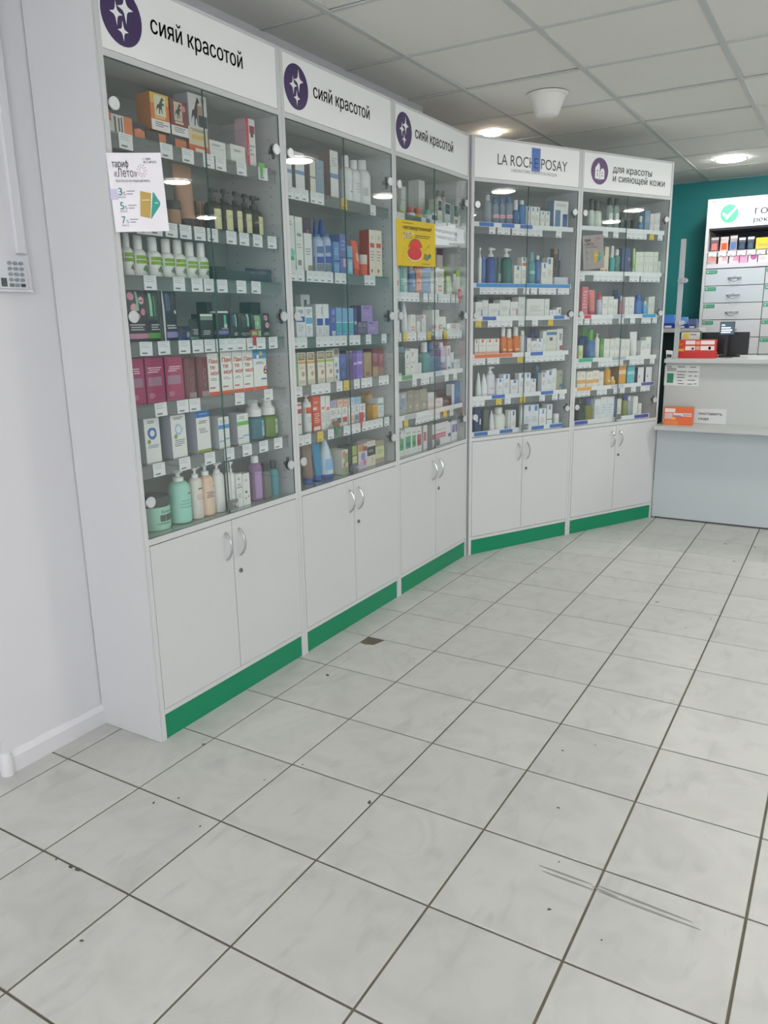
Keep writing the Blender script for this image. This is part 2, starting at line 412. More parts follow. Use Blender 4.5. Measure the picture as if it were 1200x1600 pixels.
LAMPS = [(-0.01, 3.42, 'in the corner above the angled cases'), (1.85, 3.36, 'over the aisle before the counter'), (3.13, 3.46, 'over the aisle, second from the cases'),
         (1.13, 5.19, 'behind the counter near the teal wall'), (2.17, 5.10, 'behind the counter, second from the cases'), (4.43, 5.17, 'behind the counter, third from the cases'), (5.40, 5.27, 'behind the counter by the far wall'),
         (4.70, 3.40, 'over the aisle, third from the cases'), (2.1, 1.25, None), (3.3, 1.7, None), (4.7, 1.7, None), (3.5, 0.1, None), (5.0, 0.1, None),
         (0.7, -1.8, None), (3.6, -1.8, None), (5.0, -1.8, None), (2.0, -3.2, None), (4.0, -3.2, None)]
for x, y, where in LAMPS:
    t = thing('ceiling_lamp', 'round white recessed ceiling lamp ' + (where or 'over the open shop floor'), 'lamp', (x, y, H), 0, 'round ceiling lamps')
    link('lamp_rim', lamp_ring, t); dsc = link('lamp_diffuser', lamp_disc, t)
    if where and 'corner' in where:      # the small warm spot
        t.scale = (0.55, 0.55, 0.8); dsc.data = warm_disc; t['label'] = 'small warm ceiling spot lamp in the corner above the angled cases'

# ---- conical ceiling loudspeaker
t = thing('ceiling_speaker', 'white conical loudspeaker hanging from the ceiling tiles', 'speaker', (0.56, 2.80, H))
MB().lathe([(0.105, 0), (0.105, -0.006), (0.098, -0.012)], M_CEIL, 28, capb=True, capt=True).build('mounting_rim', t)
MB().lathe([(0.092, -0.012), (0.078, -0.05), (0.064, -0.085), (0.056, -0.10), (0.048, -0.104), (0.0, -0.104)], M_CEIL, 28, capb=False, capt=False).build('cone', t)

# ---- alarm keypad on the left wall, with cable channel
t = thing('alarm_keypad', 'white alarm keypad with grey buttons on the left wall', 'keypad', (WX, 0.083, 1.515), PI / 2)
MB().box(-0.068, 0.050, -0.014, 0, -0.050, 0.052, M_WALL).build('housing', t)
MB().box(-0.062, 0.036, -0.018, -0.014, -0.042, 0.046, mat('cfd4d8', 0.4)).build('face_plate', t)
MB().box(-0.068, 0.050, -0.020, -0.014, -0.050, -0.0435, M_WALL).build('bottom_lip', t)
M_BTN = mat('8d9398', 0.5)
for r_ in range(4):
    for c_ in range(3):
        MB().disc_y(-0.018 + c_ * 0.0185, -0.021, -0.018, 0.030 - r_ * 0.0155, 0.0068, M_BTN, 14, 0.0052).build('button', t)
for c_, h in ((0, '6d7478'), (1, '7d948c'), (2, '3c424c')):
    MB().box(-0.0245 + c_ * 0.0185, -0.0115 + c_ * 0.0185, -0.021, -0.018, -0.036, -0.027, mat(h, 0.5)).build('function_key', t)
MB().box(-0.050, -0.032, -0.0188, -0.018, -0.036, -0.012, mat('4a5a58', 0.3)).build('display', t)
t = tag(box_obj('cable_channel', WX, WX + 0.012, 0.104, 0.131, 1.575, H - 0.002, M_WALL), 'white plastic cable channel running up from the keypad', 'cable duct')

# ================================================================== GLASS CASES
CASES = [((0.198, 0.2244), 90.0), ((0.198, 1.0296), 90.0), ((0.198, 1.8348), 90.0), ((0.2112, 2.6415), 62.4), ((0.5846, 3.3556), 62.4)]
SHELVES = [[1.900, 1.671, 1.510, 1.314, 1.124, .935], [1.857, 1.562, 1.308, 1.119, .924], [1.852, 1.498, 1.311, 1.103, .909], [1.881, 1.560, 1.380, 1.172, .936], [1.897, 1.640, 1.381, 1.118, .941]]
CW, CD = 0.804, 0.286
CNAME = ['keypad-side case', 'second case from keypad', 'yellow-poster case', 'blue-square-logo case', 'counter-side case']
CLABEL = ['white glass display case with sparkle sign beside the keypad wall', 'white glass display case with sparkle sign, second from the keypad wall',
          'white glass display case with sparkle sign and yellow poster', 'white glass display case under the blue square logo sign',
          'white glass display case with purple house-shaped emblem beside the counter']
ORD = ['top', 'second', 'third', 'fourth', 'fifth', 'sixth', 'seventh']
def case_matrix(k):
    (x, y), a = CASES[k]
    return Matrix.Translation((x, y, 0)) @ Matrix.Rotation(math.radians(a), 4, 'Z')

def star(mb, cx, cz, rx, rz, m, y):
    pts = []
    for k in range(16):
        a = PI / 2 + 2 * PI * k / 16
        q = (abs(math.cos(a)) ** 0.5, abs(math.sin(a)) ** 0.5)
        c, s_ = math.cos(a), math.sin(a)
        rr = 1 / (abs(c) ** 0.5 + abs(s_) ** 0.5) ** 2
        pts.append((cx + rx * rr * c, cz + rz * rr * s_))
    mb.poly_y(pts, y, m, 0.0003)
def ell(cx, cz, rx, rz, n=32): return [(cx + rx * math.cos(2 * PI * k / n), cz + rz * math.sin(2 * PI * k / n)) for k in range(n)]

tag_meshes = {}
def tag_mesh(m, w, h):
    k = (m.name, round(w, 3), round(h, 3))
    if k not in tag_meshes:
        mb = MB().box(-w / 2, w / 2, -0.0008, 0.0008, -h, 0, m)
        for z0, z1, x0, x1, c in ((-0.10, -0.13, .1, .85, mat('a4acb0', 0.6)), (-0.24, -0.27, .1, .7, mat('9aa2a6', 0.6)), (-0.38, -0.41, .1, .8, mat('9aa2a6', 0.6)), (-0.76, -0.88, .15, .58, mat('7c8488', 0.6))):
            mb.box(-w / 2 + x0 * w, -w / 2 + x1 * w, -0.0012, -0.0008, h * z1, h * z0, c)
        tag_meshes[k] = mb.mesh('price_tag')
    return tag_meshes[k]

TAGS0 = [[0.084, 0.241, 0.332, 0.425, 0.483, 0.586, 0.7], [0.121, 0.172, 0.236, 0.297, 0.361, 0.421, 0.513, 0.579, 0.652, 0.732], [0.13, 0.251, 0.331, 0.388, 0.451, 0.549, 0.629], [0.091, 0.164, 0.253, 0.314, 0.371, 0.428, 0.479, 0.53, 0.585, 0.639, 0.709], [0.129, 0.225, 0.28, 0.505, 0.666], [0.1, 0.213, 0.333, 0.432, 0.528, 0.622, 0.71]]
YTAGS = [(1, 0, 0.41), (1, 3, 0.39), (1, 4, 0.182), (2, 2, 0.11), (2, 2, 0.357), (2, 2, 0.548), (2, 4, 0.107), (2, 4, 0.542), (3, 2, 0.065), (3, 2, 0.611), (3, 3, 0.378), (3, 4, 0.223), (3, 4, 0.405), (4, 0, 0.648)]
HEADS = [(2, 3, 0.074, 0.18, '5a9a5c'), (2, 3, 0.41, 0.511, 'b8d4e0'), (2, 4, 0.099, 0.218, 'b8bec4'), (3, 0, 0.065, 0.166, '2f6cc0'), (3, 0, 0.223, 0.314, '2f6cc0'), (3, 0, 0.358, 0.449, '2f6cc0'), (3, 1, 0.048, 0.762, '2a8fd6'), (3, 2, 0.096, 0.194, '3a64bc'), (3, 2, 0.638, 0.722, '3f78c4'), (3, 3, 0.042, 0.32, 'e2703c'), (3, 3, 0.462, 0.558, '3a6cc0'), (3, 4, 0.172, 0.269, '3a6cc0'), (3, 4, 0.553, 0.653, '3a6cc0'), (3, 5, 0.048, 0.148, '3a6cc0'), (3, 5, 0.24, 0.338, '3a6cc0'), (3, 5, 0.49, 0.589, '3a6cc0'), (3, 5, 0.64, 0.742, '3a6cc0'), (4, 2, 0.085, 0.143, 'd8405c'), (4, 2, 0.34, 0.444, 'c4ccd4'), (4, 2, 0.609, 0.736, '3fa4dc'), (4, 3, 0.052, 0.174, '3cb88c'), (4, 3, 0.352, 0.474, 'b8c0cc'), (4, 4, 0.049, 0.175, 'e8a840'), (4, 4, 0.355, 0.47, 'c8ccd8'), (4, 4, 0.639, 0.762, '5a4898'), (4, 5, 0.046, 0.159, '2c44b4'), (4, 5, 0.596, 0.732, '2c44b4'), (4, 0, 0, 0, ''), (4, 1, 0, 0, '')]
M_HOLE = mat('50585a', 0.7)

for k in range(5):
    (ox, oy), ang = CASES[k]
    cs = thing('display_case', CLABEL[k], 'display case', (ox, oy, 0), math.radians(ang), 'row of glass display cases')
    P = 0.018
    for x in (0, CW - P):
        sp = box_obj('side_panel', x, x + P, 0, CD, 0, 2.31, M_LAM, cs)
        # drilled shelf-pin holes on the inside face
        mb = MB(); xi = x + P if x == 0 else x
        for yy in (0.05, 0.23):
            for q in range(40):
                z = 0.76 + q * 0.032
                e = 0.0003 if x == 0 else -0.0003
                pts = [(xi + e, yy + 0.0026 * math.cos(a), z + 0.0026 * math.sin(a)) for a in (0, PI / 3, 2 * PI / 3, PI, 4 * PI / 3, 5 * PI / 3)]
                mb.add(pts, [(0, 1, 2, 3, 4, 5) if x == 0 else (5, 4, 3, 2, 1, 0)], M_HOLE)
        tag(mb.build('pin_holes', sp), kind='stuff')
    if k == 0: box_obj('cover_panel', -0.0072, -0.0012, 0.0005, CD, 0.001, 2.309, M_LAM, cs)
    box_obj('back_panel', P, CW - P, CD - 0.008, CD - 0.001, 0.10, 2.31, M_LAMSHADE, cs)
    box_obj('plinth', P, CW - P, 0.006, 0.022, 0.0, 0.090, M_PLINTH, cs)
    box_obj('bottom_board', P, CW - P, 0.002, CD - 0.008, 0.091, 0.109, M_LAM, cs)
    box_obj('middle_board', P, CW - P, 0.0, CD - 0.008, 0.682, 0.702, M_LAM, cs)
    box_obj('upper_board', P, CW - P, 0.0, CD - 0.008, 2.085, 2.103, M_LAM, cs)
    box_obj('top_board', P, CW - P, 0.004, CD - 0.008, 2.296, 2.312, M_LAM, cs)
    for s_ in (0, 1):
        x0, x1 = (P + 0.002, CW / 2 - 0.0016) if s_ == 0 else (CW / 2 + 0.0016, CW - P - 0.002)
        d = box_obj('cabinet_door', x0, x1, -0.001, 0.015, 0.112, 0.679, M_LAM, cs)
        hx = CW / 2 - 0.036 if s_ == 0 else CW / 2 + 0.036
        pts = [(hx, -0.001, 0.640)] + [(hx, -0.004 - 0.026 * math.sin(PI * t / 12) ** 0.8, 0.640 - 0.1 * t / 12) for t in range(13)] + [(hx, -0.001, 0.540)]
        MB().tube(pts, 0.0042, M_CHROME).build('handle', d)
        if s_ == 1:
            mb = MB().disc_y(hx - 0.004, -0.006, -0.001, 0.482, 0.0085, M_STEEL, 16)
            mb.box(hx - 0.0052, hx - 0.0028, -0.0065, -0.006, 0.477, 0.487, M_BLACK).build('lock', d)
    # glass doors with hinges
    for s_ in (0, 1):
        x0, x1 = (P + 0.001, CW / 2 - 0.001) if s_ == 0 else (CW / 2 + 0.001, CW - P - 0.001)
        mb = MB(); vs = [(x, y, z) for z in (0.704, 2.083) for y in (0.001, 0.006) for x in (x0, x1)]
        mb.add(vs, [(0, 1, 5, 4), (2, 6, 7, 3)], M_DOORGLASS); mb.add(vs, [(0, 2, 3, 1), (4, 5, 7, 6), (0, 4, 6, 2), (1, 3, 7, 5)], M_GLASSEDGE)
        gd = mb.build('glass_door', cs)
        for z in (1.967, 1.388, 0.822):
            mb = MB(); cx = 0.036 if s_ == 0 else CW - 0.046
            mb.disc_y(cx, -0.0085, -0.002, z, 0.0175, M_HINGE, 20); mb.disc_y(cx, -0.002, 0.001, z, 0.013, M_STEEL, 16)
            mb.disc_y(cx, 0.006, 0.014, z, 0.016, M_STEEL, 16)
            xs = P + 0.0005 if s_ == 0 else CW - P - 0.0005
            mb.box(min(cx, xs), max(cx, xs), 0.014, 0.026, z - 0.007, z + 0.007, M_STEEL)
            xa = xs + (0.006 if s_ == 0 else -0.006)
            mb.box(min(xs, xa), max(xs, xa), 0.012, 0.050, z - 0.006, z + 0.006, M_STEEL)
            mb.box(min(xs, xa), max(xs, xa), 0.022, 0.034, z - 0.026, z + 0.026, M_STEEL)
            mb.build('hinge', gd)
        if s_ == 1:
            mb = MB().box(x0 - 0.012, x0 + 0.034, -0.009, 0.001, 0.718, 0.752, M_STEEL)
            mb.disc_y(x0 + 0.022, -0.014, -0.009, 0.735, 0.0085, M_CHROME, 16).build('door_lock', gd)
    # sign board
    sg = box_obj('sign_board', P + 0.001, CW - P - 0.001, 0.002, 0.012, 2.105, 2.3, M_SIGN, cs)
    mb = MB(); lt = MB(); Yf = 0.0012
    if k < 3:
        mb.poly_y(ell(0.097, 2.202, 0.073, 0.0765), Yf, M_PURPLE)
        for (cx, cz, r_) in ((0.112, 2.225, 0.034), (0.078, 2.205, 0.027), (0.098, 2.165, 0.023)):
            star(mb, cx, cz, r_ * 0.85, r_ * 1.15, M_SIGN, Yf - 0.0004)
        mb.build('sparkle_emblem', sg)
        sign_words(sg, 'сияй красотой', 0.200, 2.190, 0.048, mat('202428', 0.5), Yf, 0.405, 0.018)
    elif k == 3:
        sign_words(sg, 'LA ROCHE', 0.170, 2.180, 0.056, mat('3c4248', 0.5), Yf, 0.305)
        sign_words(sg, 'POSAY', 0.484, 2.180, 0.056, mat('3c4248', 0.5), Yf, 0.205)
        sign_words(sg, 'LABORATOIRE DERMATOLOGIQUE', 0.270, 2.150, 0.016, mat('7d848a', 0.5), Yf, 0.34)
        mb.poly_y([(0.418, 2.165), (0.482, 2.165), (0.482, 2.285), (0.418, 2.285)], Yf - 0.0002, mat('3a6cb8', 0.4), 0.0005)
        mb.build('blue_square', sg)
        e = MB(); put_text(e, 'E', 0.432, 2.180, 0.056, mat('26467c', 0.5), Yf - 0.0006, 0.036, -0.012); e.build('lettering', sg)
    else:
        mb.poly_y(ell(0.146, 2.206, 0.071, 0.074), Yf, M_PURPLE2)
        for pts in ([(0.108, 2.165), (0.146, 2.160), (0.146, 2.235), (0.134, 2.252), (0.121, 2.236), (0.108, 2.222)],
                    [(0.149, 2.160), (0.186, 2.165), (0.186, 2.205), (0.178, 2.222), (0.160, 2.222), (0.149, 2.205)]):
            mb.poly_y(pts, Yf - 0.0004, M_SIGN, 0.0003)
        mb.box(0.118, 0.136, Yf - 0.0008, Yf - 0.0004, 2.205, 2.209, M_PURPLE2); mb.box(0.124, 0.128, Yf - 0.0008, Yf - 0.0004, 2.176, 2.196, M_PURPLE2)
        mb.box(0.158, 0.176, Yf - 0.0008, Yf - 0.0004, 2.196, 2.199, M_PURPLE2); mb.box(0.158, 0.176, Yf - 0.0008, Yf - 0.0004, 2.180, 2.183, M_PURPLE2)
        mb.build('pharmacy_emblem', sg)
        sign_words(sg, 'для красоты', 0.255, 2.208, 0.040, mat('2c3036', 0.5), Yf, 0.345, 0.012)
        sign_words(sg, 'и сияющей кожи', 0.255, 2.158, 0.040, mat('2c3036', 0.5), Yf, 0.470, 0.012)
    # shelves with price rails
    for si, z in enumerate(SHELVES[k] + [None]):
        bottom = z is None
        if bottom:
            sh = box_obj('glass_base_sheet', P + 0.001, CW - P - 0.001, 0.012, CD - 0.010, 0.7022, 0.7034, M_SHELFGLASS, cs)
        else:
            sh = box_obj('shelf', P + 0.001, CW - P - 0.001, 0.018, CD - 0.012, z - 0.008, z - 0.0005, M_SHELFGLASS, cs)
        heads = [h for h in HEADS if h[0] == k and h[1] == si]
        zt = z; hh = 0.042
        if bottom:
            if heads:
                box_obj('header_strip', P + 0.01, CW - 0.06, 0.020, 0.0215, 0.704, 0.733, M_TAG, sh)
                for _, _, u0, u1, c in heads: box_obj('header_label', u0, u1, 0.0188, 0.020, 0.708, 0.729, mat(c, 0.4), sh)
            continue
        if heads:
            box_obj('header_strip', P + 0.004, CW - 0.035, 0.0148, 0.0160, z - 0.022, z + 0.003, M_TAG, sh)
            for _, _, u0, u1, c in heads:
                if c: box_obj('header_label', u0, u1, 0.0135, 0.0148, z - 0.019, z + 0.001, mat(c, 0.4), sh)
            zt = z - 0.021; hh = 0.036
        box_obj('price_rail', P + 0.002, CW - 0.030, 0.0162, 0.0178, zt - hh - 0.002, z - 0.0005, M_RAILPLASTIC, sh)
        ys = [y[2] for y in YTAGS if y[0] == k and y[1] == si]
        if k == 0:
            us = TAGS0[si]; tw = 0.050
        else:
            us = []; u = P + 0.032; tw = 0.044
            while u < CW - 0.07:
                if rng.random() > (0.22 if si else 0.35): us.append(u)
                u += 0.0455 if rng.random() < 0.75 else 0.060
            us = [u for u in us if all(abs(u - y) > 0.044 for y in ys)]
        for u in us:
            o = link('price_tag', tag_mesh(M_TAG, tw, hh), sh, (u, 0.0142, zt))
            o.rotation_euler = (0, rng.uniform(-0.03, 0.03) if not (k == 0 and si == 4 and abs(u - 0.54) < 0.03) else 0.3, 0)
        for u in ys:
            tag(link('price_tag', tag_mesh(M_TAGY, 0.042, hh), sh, (u, 0.0128, zt)), 'yellow price tag')

# ================================================================== PRODUCTS
# prints: b band, r rectangle, c disc, l text lines, t word, t3 stacked words, ring splash ring
PRINTS = [
[('r',0,0.26,0.62,1,'d8743a'),('r',0.7,1,0,1,'e0813f'),('r',0.36,0.42,0.1,0.9,'45484a'),('r',0.5,0.55,0.15,0.85,'5a5c5c'),('r',0.6,0.64,0.1,0.9,'45484a'),('r',0.05,0.18,0.2,0.5,'7a7c7c')],
[('r',0.1,0.95,0.12,0.55,'d97a48'),('r',0.3,0.7,0.45,0.62,'e08b55')],
[('r',0.55,0.85,0.1,0.9,'d07a45')],
[('b',0.72,1,'e3b93a'),('r',0.22,0.82,0.4,0.95,'dfe0c4'),('horse',0.3,0.76,0.46,0.93,'20242a'),('r',0.2,0.75,0.33,0.38,'e8c070'),('r',0,1,0,0.29,'e9e9e6'),('l',3,0.08,0.24,'6f7274')],
[('r',0.3,0.9,0.1,0.75,'cf7442')],
[('r',0.22,0.7,0.42,0.95,'cfc3b4'),('horse',0.27,0.66,0.48,0.93,'1e2126'),('r',0.25,0.75,0.34,0.4,'e0c8b8'),('c',0.78,0.8,0.13,'d98a86'),('r',0,1,0,0.27,'eaeae8'),('l',3,0.07,0.23,'74777a')],
[('b',0,0.32,'d85a2c'),('r',0.15,0.85,0.55,0.72,'e0b45a'),('l',2,0.82,0.94,'5f6264'),('r',0.3,0.8,0.06,0.2,'e7ddd0')],
[('horse',0.12,0.62,0.05,0.92,'2a2320'),('r',0.5,0.98,0.05,0.4,'2c3140'),('r',0.48,0.72,0.4,0.68,'b58466'),('c',0.78,0.85,0.12,'d5a8a0')],
[('l',2,0.66,0.8,'777c7e'),('l',1,0.5,0.55,'aab0b0')],
[('l',2,0.6,0.75,'777c7e')],
[('r',0,0.32,0,1,'cf2e46'),('r',0.4,0.95,0.7,0.86,'8c2a33'),('r',0.5,0.8,0.62,0.72,'35503a'),('l',3,0.2,0.45,'a6aaaa')],
[],
[('r',0.35,0.45,0,1,'c9b9a8')],
[('r',0.2,0.95,0.02,0.93,'d9d8a8'),('l',3,0.55,0.7,'a9a878')],
[('r',0.35,0.95,0.02,0.93,'d9d8a8'),('l',3,0.55,0.7,'a9a878')],
[('b',0.78,0.97,'86b02e'),('b',0.56,0.74,'86b02e'),('c',0.62,0.38,0.13,'5d7a5c'),('c',0.5,0.28,0.12,'6a8a66'),('c',0.72,0.24,0.12,'55725a'),('r',0.58,0.62,0.08,0.3,'74906e')],
[('r',0.0,1,0.42,0.98,'3a3440'),('c',0.25,0.88,0.14,'d58aa0'),('c',0.7,0.8,0.13,'e3b0bb'),('c',0.35,0.66,0.15,'e3b0bb'),('c',0.75,0.58,0.12,'d58aa0'),('c',0.5,0.5,0.1,'d58aa0'),('l',3,0.2,0.34,'c9ccd0'),('b',0.06,0.16,'c98aa4'),('r',0.45,0.55,0.6,0.97,'7fc7a2')],
[('r',0,1,0.42,0.98,'3d4a42'),('r',0.15,0.3,0.5,0.95,'8fd3b0'),('r',0.45,0.55,0.5,0.9,'5f8f6e'),('l',3,0.2,0.34,'c9ccd0'),('b',0.06,0.17,'5aa044')],
[('r',0,0.07,0,1,'c8cbd0'),('r',0.15,0.4,0.6,0.95,'4a5a80'),('c',0.75,0.58,0.1,'dfe3d8'),('l',2,0.22,0.32,'c9ccd0'),('r',0.1,1,0.06,0.18,'8f86c4')],
[('c',0.7,0.4,0.18,'9a9fb8'),('b',0.0,0.2,'2c3a86')],
[('l',4,0.2,0.5,'c9ccd0'),('b',0.02,0.14,'6f8f86')],
[('b',0.92,1,'e4e7e2'),('b',0.76,0.92,'7f9a88'),('l',3,0.15,0.35,'c9ccd0')],
[('b',0.04,0.22,'7f7fc0'),('r',0.35,0.5,0.45,0.95,'58c0a8'),('c',0.45,0.45,0.12,'d8ddd0'),('l',2,0.26,0.34,'c9ccd0')],
[('r',0.42,0.55,0.45,0.95,'9fe0d0'),('l',3,0.08,0.22,'c9ccd0'),('r',0.1,0.4,0.5,0.9,'4a5878')],
[('r',0.55,0.7,0.45,0.95,'8fd0c0'),('r',0.2,0.5,0.4,0.9,'34463e'),('l',3,0.05,0.2,'c9ccd0')],
[('r',0.2,0.9,0.35,0.95,'86b88c'),('c',0.4,0.6,0.16,'c9e0c8'),('b',0.05,0.3,'8fcf9a')],
[('c',0.4,0.8,0.2,'c890a0'),('c',0.5,0.5,0.22,'d0a0ac'),('l',3,0.05,0.2,'c9ccd0')],
[('r',0.1,0.85,0.37,0.57,'a27a90'),('l',3,0.64,0.78,'ecd0dc'),('r',0.12,0.4,0.19,0.2,'ecd0dc'),('r',0.12,0.45,0.15,0.16,'ecd0dc'),('r',0.12,0.35,0.11,0.12,'ecd0dc')],
[('r',0.2,0.45,0,1,'7c3a48'),('t','КИСЛОТЫ',0.78,0.16,0.56,'e5dcd8'),('r',0.35,1,0,0.14,'a08c94')],
[('t3','Пан|те|нол',0.1,0.46,0.42,'e25a2e'),('l',2,0.33,0.4,'8d9598'),('r',0.1,0.6,0.16,0.19,'b04048'),('b',0,0.08,'e2562a'),('b',0.9,0.905,'9aa0a2')],
[('b',0.77,1,'2a86c0'),('c',0.6,0.9,0.13,'d0b050'),('c',0.35,0.82,0.1,'e0ecf2'),('t','6',0.72,0.38,0.22,'e25a2e'),('r',0.55,0.95,0.24,0.28,'4a78b8'),('b',0,0.08,'e2562a'),('l',2,0.62,0.69,'7a8690')],
[('ring',0.5,0.66,0.3,0.16,'3f78bc'),('c',0.25,0.48,0.12,'93ac44'),('l',2,0.87,0.94,'5a6068'),('l',3,0.32,0.4,'6f90b0')],
[('ring',0.5,0.66,0.28,0.17,'a8c8e4'),('c',0.28,0.5,0.12,'93ac44'),('l',2,0.88,0.95,'5a6068'),('l',4,0.24,0.42,'7d8890')],
[('b',0.84,1,'1f6fc0'),('l',1,0.9,0.93,'b8d4ea'),('l',2,0.68,0.76,'5a6068'),('l',3,0.45,0.58,'7d8890'),('b',0,0.07,'9cac48')],
[('b',0.62,0.75,'4f9ad4'),('l',2,0.8,0.9,'8fb8d8'),('r',0.05,0.5,0.2,0.25,'7cb8e0'),('r',0.45,0.95,0.26,0.31,'7cb8e0')],
[('b',0.62,0.75,'6fc24e'),('l',2,0.8,0.92,'9aa8a8'),('r',0.02,0.5,0.18,0.22,'7cb8e0'),('r',0.45,0.98,0.24,0.29,'7cb8e0')],
[('r',0.5,1,0.15,0.95,'a9cbdc'),('r',0.5,1,0.62,0.88,'6fa4d4')],
[('r',0.5,1,0.15,0.95,'b8d0cc'),('r',0.5,1,0.6,0.78,'86bc78')],
[('r',0.3,0.95,0.28,0.62,'4a5458'),('t','Epilprofi',0.34,0.72,0.17,'2f3538'),('l',2,0.1,0.2,'5a6a66')],
[('r',0.55,0.85,0.86,0.9,'3c5a58'),('l',3,0.4,0.7,'7fc4b8')],
[('r',0.3,0.75,0.82,0.86,'5a5454'),('l',3,0.5,0.68,'d8a8a8')],
[('r',0.6,1,0.05,0.95,'efe4da'),('r',0.62,0.92,0.84,0.88,'4a4444'),('l',4,0.5,0.7,'6a5f5c')],
[('r',0.8,0.95,0.2,0.24,'5a6060'),('r',0.8,0.95,0.28,0.32,'5a6060'),('r',0.8,0.95,0.38,0.42,'5a6060')],
[('r',0.7,0.95,0.2,0.24,'5a6060'),('r',0.7,0.95,0.36,0.4,'5a6060'),('r',0.7,0.95,0.48,0.52,'5a6060')],
[('b',0.58,0.6,'3c4244'),('l',2,0.8,0.88,'6a7274'),('l',2,0.62,0.7,'8d9598'),('l',3,0.25,0.4,'aab0b0')],
[('c',0.5,0.78,0.12,'b4b8a8'),('r',0.3,0.6,0.38,0.45,'5a6060'),('c',0.35,0.22,0.1,'8a8470'),('c',0.75,0.26,0.1,'9a8c7c')],
[('r',0.1,0.6,0.06,0.9,'b08fc0')],
[('r',0.7,1,0.1,0.9,'5d9db4')],
[('r',0,1,0.42,0.52,'6a8fc0'),('l',4,0.65,0.85,'b4bcc2')],
[('r',0,1,0.45,0.52,'8f9aa0')],
[('l',3,0.5,0.7,'94a8b8')],
[('r',0.4,1,0.3,0.36,'8fa4b4')],
[('l',4,0.3,0.7,'c4cacc')],
[('r',0.75,0.98,0.7,0.8,'d89a90'),('r',0.1,0.4,0.3,0.6,'b8bfc6')],
[('c',0.55,0.32,0.38,'7fd0bc'),('r',0.3,0.8,0.18,0.25,'4aaa8c'),('l',2,0.8,0.9,'aab4b4')],
[('r',0.2,0.8,0.64,0.7,'9aa4a2'),('l',2,0.4,0.5,'b4bab8'),('r',0.2,0.7,0.1,0.2,'8a9290')],
[('r',0.4,1,0.02,0.16,'a0907c'),('l',3,0.4,0.6,'a4acae')],
[('r',0.4,0.8,0.5,0.8,'a06a90')],
[('b',0.28,0.5,'3f52b0'),('b',0.02,0.26,'7d8a90'),('r',0.1,0.9,0.62,0.85,'5870a8')],
[('b',0.36,0.42,'3c5a94'),('l',3,0.55,0.8,'a8c4e4'),('r',0.1,0.9,0.05,0.3,'86aee0')],
[('r',0.4,0.95,0.18,0.4,'d8a8c4'),('b',0.4,0.44,'3c4a88'),('l',3,0.55,0.85,'98a0d4')],
[('b',0.55,0.6,'3c5a88'),('r',0.15,0.85,0.1,0.45,'a0d0e4')],
[('r',0.4,0.7,0.3,0.6,'efc4b4')],
[('r',0.15,0.85,0.62,0.72,'d8402e'),('c',0.5,0.84,0.2,'c8d4b8'),('l',4,0.3,0.55,'c8a898'),('c',0.4,0.12,0.16,'b07a50')],
[('r',0.05,0.95,0.5,0.68,'4256a0'),('r',0.2,0.7,0.54,0.64,'d8dcec'),('r',0.25,0.8,0.78,0.9,'b8b4cc'),('l',4,0.15,0.4,'b4bac0')],
[('r',0.05,0.95,0.44,0.64,'6cb4e0'),('l',4,0.72,0.92,'8d9598'),('l',4,0.1,0.35,'b4bac0')],
[('r',0.35,0.65,0.6,0.88,'6a7070')],
[('r',0.1,0.95,0.34,0.56,'4a5ab0'),('r',0.82,0.88,0.68,0.92,'2c3034'),('l',4,0.06,0.28,'b4bac0')],
[('r',0.25,1,0.34,0.56,'4a5ab0'),('l',4,0.06,0.28,'b4bac0')],
[('r',0.45,0.9,0.75,0.95,'8a9ad8'),('r',0.4,0.9,0.48,0.66,'8a7ab0'),('r',0.4,0.95,0.0,0.18,'d0d4dc')],
[('b',0.1,0.46,'5ab0c0'),('b',0.46,0.49,'d0e8ec')],
[('c',0.5,0.45,0.3,'cfc8dc')],
[('r',0.1,0.5,0.6,0.95,'8a7c94'),('r',0.55,0.95,0.6,0.95,'8a7c94'),('r',0.1,0.9,0.1,0.5,'7a6a84')],
[('r',0.2,0.7,0.8,0.9,'8068a8'),('l',3,0.3,0.6,'b8a4d8')],
[('r',0.15,0.55,0.82,0.92,'6a5498'),('l',3,0.3,0.6,'b8a4d8')],
[('r',0.1,0.8,0.8,0.95,'8a88a0')],
[('r',0.08,0.92,0.76,0.97,'8a7656'),('l',3,0.8,0.93,'d4c8ac'),('r',0.0,1,0.66,0.73,'e0a03c'),('c',0.65,0.34,0.2,'c8986c'),('r',0.1,0.9,0.04,0.16,'cfcab4'),('l',2,0.48,0.56,'b4b0a0')],
[('r',0.08,0.92,0.76,0.97,'8a7656'),('l',3,0.8,0.93,'d4c8ac'),('r',0.0,1,0.66,0.73,'a4c450'),('c',0.65,0.34,0.2,'c8986c'),('r',0.1,0.9,0.04,0.16,'cfcab4'),('l',2,0.48,0.56,'b4b0a0')],
[('r',0.1,0.9,0.8,0.98,'8a7656'),('c',0.4,0.5,0.25,'88a4d0'),('c',0.6,0.3,0.25,'5878b4'),('c',0.4,0.12,0.25,'6a8cc4'),('b',0.74,0.79,'86a8d8')],
[('b',0,0.5,'30508e'),('c',0.5,0.25,0.25,'4a6ab8'),('l',3,0.65,0.85,'6a8cd0')],
[('b',0.95,1,'c0a07c'),('r',0.1,0.9,0.7,0.9,'6a5c90'),('l',3,0.2,0.4,'6a5c98')],
[('r',0.3,1,0.5,0.58,'c8b8e8')],
[('r',0.1,0.9,0.52,0.6,'d8ccf0'),('r',0.1,0.9,0.1,0.45,'8064c0')],
[('r',0.2,0.8,0.06,0.2,'80583c'),('l',3,0.5,0.8,'b4a078')],
[('b',0,0.34,'b49470'),('l',4,0.5,0.8,'b88088')],
